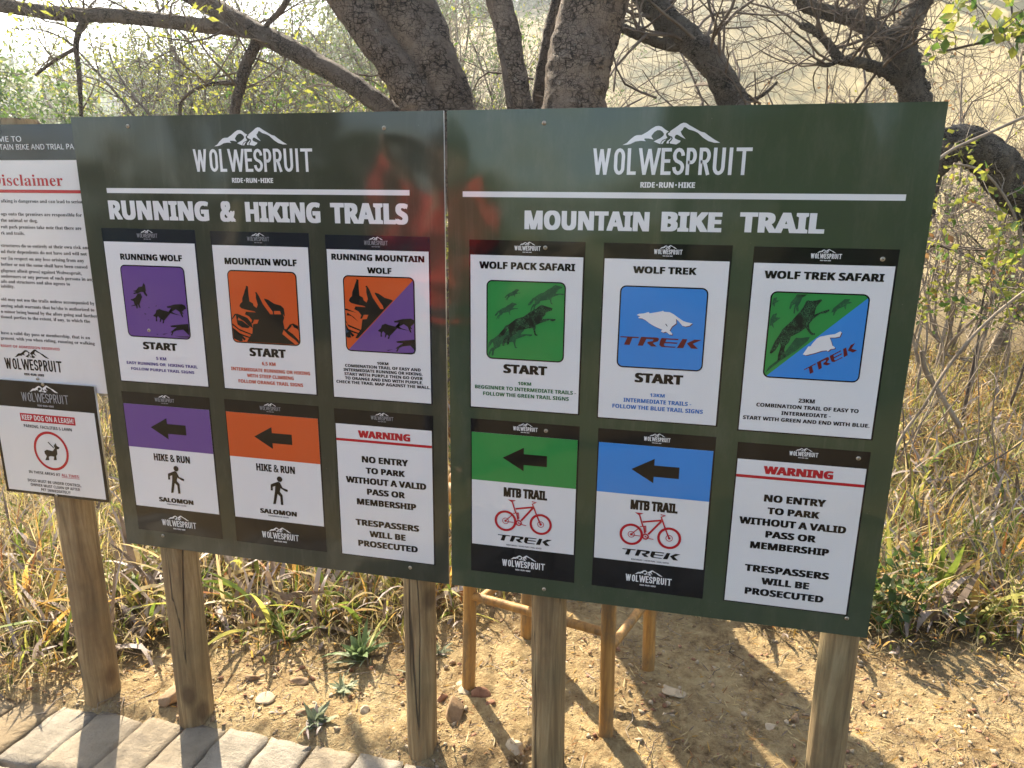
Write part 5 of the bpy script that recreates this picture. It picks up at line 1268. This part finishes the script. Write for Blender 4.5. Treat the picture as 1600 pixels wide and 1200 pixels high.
g = np.random.default_rng(500)
ROCKS = [(-.045, .19, 0.052, RK1, .8, 'rounded brown rock at the foot of the middle post, largest of its heap'), (.005, .275, 0.034, RK3, .75, 'reddish pebble-studded rock behind the largest one in the heap'), (-.055, .30, 0.031, RK2, .35, 'flat pale stone leaning on the table\'s front leg'), (-.11, .24, 0.023, RK3, .8, 'small red stone against the middle post, left of the heap'), (.05, .245, 0.021, RK3, .9, 'small upright reddish stone at the heap\'s right end'), (-1.005, .085, .062, RK1, .55, 'broad half-buried stone against the post beside the paved path'), (-.70, .155, 0.044, RK2, .28, 'flat pale flake on the soil right of the second post'), (-.62, .255, 0.039, RK1, .35, 'grey-brown slab below the fresh green plant'), (.17, .085, .045, RK2, .35, 'flat stone half under the thickest post\'s foot'), (.62, .45, 0.060, RK2, .22, 'pale flat stone lying in the tree\'s shadow'), (.92, .36, 0.031, RK2, .5, 'wrinkled pale stone at the shadow\'s lower edge'), (1.0, .42, 0.026, RK1, .7, 'brown stone near the right post at the shadow\'s edge'), (-.80, .24, 0.031, RK1, .6, 'upright brown stone behind the second post'), (-.52, .12, 0.036, RK1, .4, 'brown stone near the rosette weed by the path'), (-.34, .16, 0.026, RK2, .5, 'small white stone left of the middle post')]
for x, y, s, mt_, fl, lab in ROCKS:
    m = MB(); stone(m, x, y, s, mt_, g, fl, .35, 3)
    tag(m.build('rock', loc=(x, y, float(gz(x, y)))), lab, 'rock', 'loose rocks on the bare soil')
m = MB()
for k in range(5200):
    x = g.uniform(-2.0, 2.4); y = g.uniform(.03, 1.15)
    dens = .35 + .65 * (mnoise.noise(Vector((x * 3, y * 3, 1))) > 0) + .4 * math.exp(-((x + .7) / .5) ** 2)
    if y > np.interp(x, *GB) + .15 or g.random() > dens: continue
    stone(m, x, y, min(.004 / max(.09, g.random()) ** .9, .022) * .62, [RK1, RK2, RK3, RK2][k % 4], g, g.uniform(.35, .9), .4, 1)
for px_, py_ in ((-1.26, .08), (-.884, .055), (-.114, .052), (.275, .052), (1.01, .052), (-.045, .311), (.422, .2), (.539, .552), (.09, .633)):
    for k in range(34):
        an = g.uniform(0, 6.28); rr_ = g.uniform(.022, .06) + (.03 if py_ < .1 else 0)
        stone(m, px_ + rr_ * math.cos(an), py_ + rr_ * math.sin(an), g.uniform(.003, .009), [RK1, RK2][k % 2], g, .7, .2, 1)
tag(m.build('gravel'), 'small stone chips strewn over the bare soil', 'gravel', kind='stuff')

# ------------------------------------------------------------------ single small plants
def rosette(x, y, n_, L0, W0, mat, label, name='rosette_weed', lean=.9, bend=.5, cat='weed', grp=None):
    g = np.random.default_rng(int(abs(x * 1000) + abs(y * 100))); z = float(gz(x, y)) + .004
    m = MB(); B_ = np.array([[x, y, z]]) + g.normal(size=(n_, 3)) * np.array([.008, .008, 0])
    az = np.arange(n_) * 2.4 + g.normal(size=n_) * .2
    blades(m, B_, az, L0 * g.uniform(.35, 1.15, n_), W0 * g.uniform(.5, 1.2, n_), np.abs(g.normal(lean, .4, n_)), g.normal(bend, .5, n_), mat, g, 6)
    k2 = n_ // 2
    blades(m, B_[:k2] + g.normal(size=(k2, 3)) * np.array([.015, .015, .002]), g.uniform(0, 6.28, k2), L0 * g.uniform(.3, .9, k2), W0 * g.uniform(.3, .8, k2), g.uniform(.8, 1.5, k2), g.normal(bend, .5, k2), [G_GY, G_RS, G_DK][k2 % 3], g, 5)
    tag(m.build(name, loc=(x, y, z)), label, cat, grp)


RG = 'small rosette weeds on the bare soil'
rosette(-.47, .075, 30, .068, .017, G_RS, 'pale star-shaped rosette weed nearest the paved path', grp=RG)
rosette(-.45, .235, 26, .062, .016, G_RS, 'flatter rosette weed between the star-shaped one and the grass', grp=RG, lean=1.25)
rosette(-.27, .37, 16, .06, .014, G_RS, 'greyish rosette weed just left of the middle post', grp=RG)
rosette(-.20, .47, 16, .07, .012, G_RS, 'feathery weed beside the table leg', grp=RG, lean=.7)
rosette(-.47, .40, 26, .15, .027, G_HB, 'fresh green plant with upright spoon leaves below the left board', 'green_plant', .35, .7, 'plant')
rosette(-.80, .48, 12, .17, .022, G_GR, 'dark green strap-leaved tuft behind the second post', 'green_tuft', .5, .8, 'plant')
rosette(1.66, 1.28, 5, .36, .034, G_GR, 'tall dark upright leaf standing in the grass right of the board', 'upright_leaf', .12, .12, 'plant')
rosette(1.62, 1.12, 10, .22, .034, G_GY, 'greyed drooping broad-leaved plant below the upright leaf', 'drooping_plant', .35, 1.7, 'plant')
rosette(2.0, 1.25, 9, .22, .03, G_DK, 'brown drooping plant near the right frame edge', 'drooping_plant', .4, 1.6, 'plant')
hb = thing('green_herb', (1.42, 1.02, float(gz(1.42, 1.02))), 'leafy green herb at the lower right corner of the green board', 'plant')
g = np.random.default_rng(61); m = MB(); tips = []
for k in range(9):
    d = np.array([g.normal() * .4, g.normal() * .4, 1]); grow(m, np.array([1.42 + g.normal() * .05, 1.02 + g.normal() * .04, float(gz(1.42, 1.02))]), d / np.linalg.norm(d), .26, .003, 1, L_GR, g, tips, .6, .1, (2, 3), minr=.001)
m.build('stems', hb)
P = np.concatenate(tips); C = P[g.integers(0, len(P), 260)] + g.normal(size=(260, 3)) * .02
m = MB(); leaves(m, C[:110], .034, L_DK, g, .75); leaves(m, C[110:190], .03, L_GY, g, .7); leaves(m, C[190:], .036, L_GR, g, .75); m.build('leaves', hb)

# ------------------------------------------------------------------ the person mirrored in the glossy boards
def skin(name, parent, nodes, edges, root, mat, sub=2):
    me = bpy.data.meshes.new(name); px, py, pz = ORG[parent.name]
    names = list(nodes)
    me.from_pydata([(nodes[k][0] - px, nodes[k][1] - py, nodes[k][2] - pz) for k in names], [(names.index(a), names.index(b)) for a, b in edges], [])
    o = bpy.data.objects.new(name, me); COL.objects.link(o)
    o.modifiers.new('skin', 'SKIN').use_smooth_shade = True
    s = o.modifiers.new('sub', 'SUBSURF'); s.levels = s.render_levels = sub
    for k, d in zip(names, me.skin_vertices[0].data):
        r = nodes[k][3]; d.radius = (r[0], r[1]) if isinstance(r, tuple) else (r, r); d.use_root = (k == root)
    me.materials.append(mat); o.parent = parent; ORG[o.name] = ORG[parent.name]
    return o


n = N('red_jacket'); JAC = n.set(n.mix(n.noise(6, 4), (.62, .03, .02), (.78, .06, .035)), .7, n.bump(n.noise(9, 5, .6), .03))
n = N('dark_trousers'); TRO = n.set((.025, .028, .04), .8)
n = N('skin'); SKN = n.set((.45, .26, .18), .5)
n = N('dark_hair'); HAI = n.set((.03, .02, .014), .6)
n = N('boots'); BOO = n.set((.07, .045, .03), .6)
X0, Y0 = -.63, -1.9; zz = float(gz(X0, Y0))
pe = thing('person', (X0, Y0, zz), 'person in a red jacket facing the boards, mirrored in their gloss', 'person')
f = lambda x, y, z, r: (X0 + x, Y0 + y, zz + z, r)
bod = {'pel': f(0, 0, .95, (.15, .11)), 'bel': f(0, .01, 1.10, (.14, .10)), 'che': f(0, .0, 1.32, (.17, .115)), 'nk': f(0, .01, 1.49, (.06, .06)), 'hd0': f(0, .03, 1.58, (.07, .085)), 'hd1': f(0, .03, 1.70, (.075, .095)),
       'hl': f(-.10, 0, .90, .095), 'kl': f(-.11, .03, .50, .062), 'al': f(-.11, 0, .09, .042), 'tl': f(-.12, .15, .04, .036), 'hr': f(.10, 0, .90, .095), 'kr': f(.11, .03, .50, .062), 'ar': f(.11, 0, .09, .042), 'tr': f(.12, .15, .04, .036)}
bod.update({'shl': f(-.19, 0, 1.42, .07), 'ell': f(-.28, .17, 1.27, .048), 'wrl': f(-.10, .36, 1.54, .031), 'shr': f(.19, 0, 1.42, .07), 'elr': f(.28, .17, 1.27, .048), 'wrr': f(.10, .36, 1.54, .031)})
ed = [('pel', 'bel'), ('bel', 'che'), ('che', 'nk'), ('nk', 'hd0'), ('hd0', 'hd1'), ('pel', 'hl'), ('hl', 'kl'), ('kl', 'al'), ('al', 'tl'), ('pel', 'hr'), ('hr', 'kr'), ('kr', 'ar'), ('ar', 'tr'), ('che', 'shl'), ('shl', 'ell'), ('ell', 'wrl'), ('che', 'shr'), ('shr', 'elr'), ('elr', 'wrr')]
for sgn, w in ((-1, 'wrl'), (1, 'wrr')):
    bod['pm' + w] = f(sgn * .085, .40, 1.60, (.034, .022)); ed.append((w, 'pm' + w))
    for q, (dz, l_) in enumerate(((.062, .060), (.040, .068), (.018, .064), (-.004, .052))):
        a, b, c_ = f'f{q}{w}', f'g{q}{w}', f'h{q}{w}'
        bod[a] = f(sgn * .084, .437, 1.60 + dz, .0088); bod[b] = f(sgn * .078, .437 + l_ * .42, 1.603 + dz, .008); bod[c_] = f(sgn * .056, .437 + l_ * .50, 1.605 + dz, .007)
        ed += [('pm' + w, a), (a, b), (b, c_)]
    bod['th' + w] = f(sgn * .060, .41, 1.575, .0105); bod['ti' + w] = f(sgn * .038, .425, 1.590, .0085); ed += [('pm' + w, 'th' + w), ('th' + w, 'ti' + w)]
bod['nose'] = f(0, .135, 1.63, .013); ed.append(('hd0', 'nose'))
skin('body', pe, bod, ed, 'pel', SKN)
jn = {k: bod[k] for k in ('pel', 'bel', 'che', 'shl', 'ell', 'shr', 'elr')}
jn = {k: (*v[:3], tuple(q * 1.18 + .012 for q in (v[3] if isinstance(v[3], tuple) else (v[3], v[3])))) for k, v in jn.items()}
jn['nkj'] = f(0, .0, 1.475, (.095, .085)); jn['wl'] = f(-.105, .35, 1.525, (.05, .05)); jn['wr'] = f(.105, .35, 1.525, (.05, .05)); jn['hem'] = f(0, 0, .84, (.19, .15))
skin('jacket', pe, jn, [('pel', 'bel'), ('bel', 'che'), ('che', 'nkj'), ('che', 'shl'), ('shl', 'ell'), ('ell', 'wl'), ('che', 'shr'), ('shr', 'elr'), ('elr', 'wr'), ('pel', 'hem')], 'pel', JAC)
bod['pel'] = (*bod['pel'][:2], bod['pel'][2] - .03, (.13, .10))
tn = {k: (*bod[k][:3], tuple(q * 1.12 + .008 for q in (bod[k][3] if isinstance(bod[k][3], tuple) else (bod[k][3],) * 2))) for k in ('pel', 'hl', 'kl', 'al', 'hr', 'kr', 'ar')}
skin('trousers', pe, tn, [('pel', 'hl'), ('hl', 'kl'), ('kl', 'al'), ('pel', 'hr'), ('hr', 'kr'), ('kr', 'ar')], 'pel', TRO, 2)
for sgn in (-1, 1):
    skin('boot', pe, {'a': f(sgn * .11, -.03, .10, .06), 'b': f(sgn * .11, .0, .05, .055), 'c': f(sgn * .12, .12, .04, .045), 'd': f(sgn * .125, .20, .035, .035)}, [('a', 'b'), ('b', 'c'), ('c', 'd')], 'b', BOO)
    m = MB(); m.tube([f(sgn * .032, .112 + q * .004, 1.655, 0)[:3] for q in (0, 1, 2, 3)], [.012, .013, .012, .006], n_eye if False else HAI, 8); m.build('eye', pe, smooth=True)
    m = MB(); m.tube([f(sgn * .082, .03, 1.61 + q * .02, 0)[:3] for q in range(4)], [.008, .013, .014, .007], SKN, 8); m.build('ear', pe, smooth=True)
n = N('lips'); LIP = n.set((.35, .13, .10), .5)
m = MB(); m.tube([f(-.022 + .022 * q, .116 - .004 * abs(q - 1), 1.585, 0)[:3] for q in range(3)], [.004, .007, .004], LIP, 8); m.build('mouth', pe)
m = MB(); hv, hf = [], []; ku, kv = 26, 14
for a_ in range(kv + 1):
    for b_ in range(ku):
        th = math.pi * a_ / kv; ph = 2 * math.pi * b_ / ku; k_ = 1 + .035 * math.sin(ph * 7 + a_)
        hv.append(f(.088 * k_ * math.sin(th) * math.cos(ph), .018 + .106 * k_ * math.sin(th) * math.sin(ph), 1.685 + .098 * math.cos(th), 0)[:3])
for a_ in range(kv):
    for b_ in range(ku):
        mid = (hv[a_ * ku + b_][1] - Y0, hv[a_ * ku + b_][2] - zz)
        if mid[1] > 1.70 + max(0, mid[0]) * .45 or (mid[0] < .0 and mid[1] > 1.60): hf.append((a_ * ku + b_, a_ * ku + (b_ + 1) % ku, (a_ + 1) * ku + (b_ + 1) % ku, (a_ + 1) * ku + b_))
m.add(hv, hf, HAI); m.build('hair', pe, smooth=True)
n = N('phone_case'); PHO = n.set((.012, .012, .014), .25)
m = MB(); pc_ = (X0, Y0 + .448, zz + 1.63)
m.poly(rrect(pc_[0] - .075, pc_[0] + .075, pc_[2] - .036, pc_[2] + .036, .009), pc_[1] + .004, PHO); m.box(pc_, (.15, .0078, .054), PHO); m.box(pc_, (.132, .0078, .072), PHO)
m.box((pc_[0] + .052, pc_[1] + .006, pc_[2] + .014), (.03, .004, .03), PHO)
tag(m.build('phone', loc=pc_), 'dark phone held up in both hands by the person in the red jacket', 'phone')

# ------------------------------------------------------------------ haze, also standing in for veiling backlight glare
m = MB(); m.box((0, 115, 48), (660, 470, 108), None)
n = N('glare_haze'); n.t.nodes.remove(n.p)
pv = n.new('ShaderNodeVolumePrincipled'); pv.inputs['Color'].default_value = (.88, .94, 1.0, 1)
pv.inputs['Density'].default_value = HAZE = .0018
pv.inputs['Anisotropy'].default_value = .6
n.t.links.new(pv.outputs[0], n.out.inputs['Volume'])
m.mats = [n.m]; m.ch = [(v_, f_, 0) for v_, f_, _ in m.ch]
hz = m.build('haze'); tag(hz, kind='stuff', label='thin haze over the valley, also standing in for veiling glare', cat='haze')
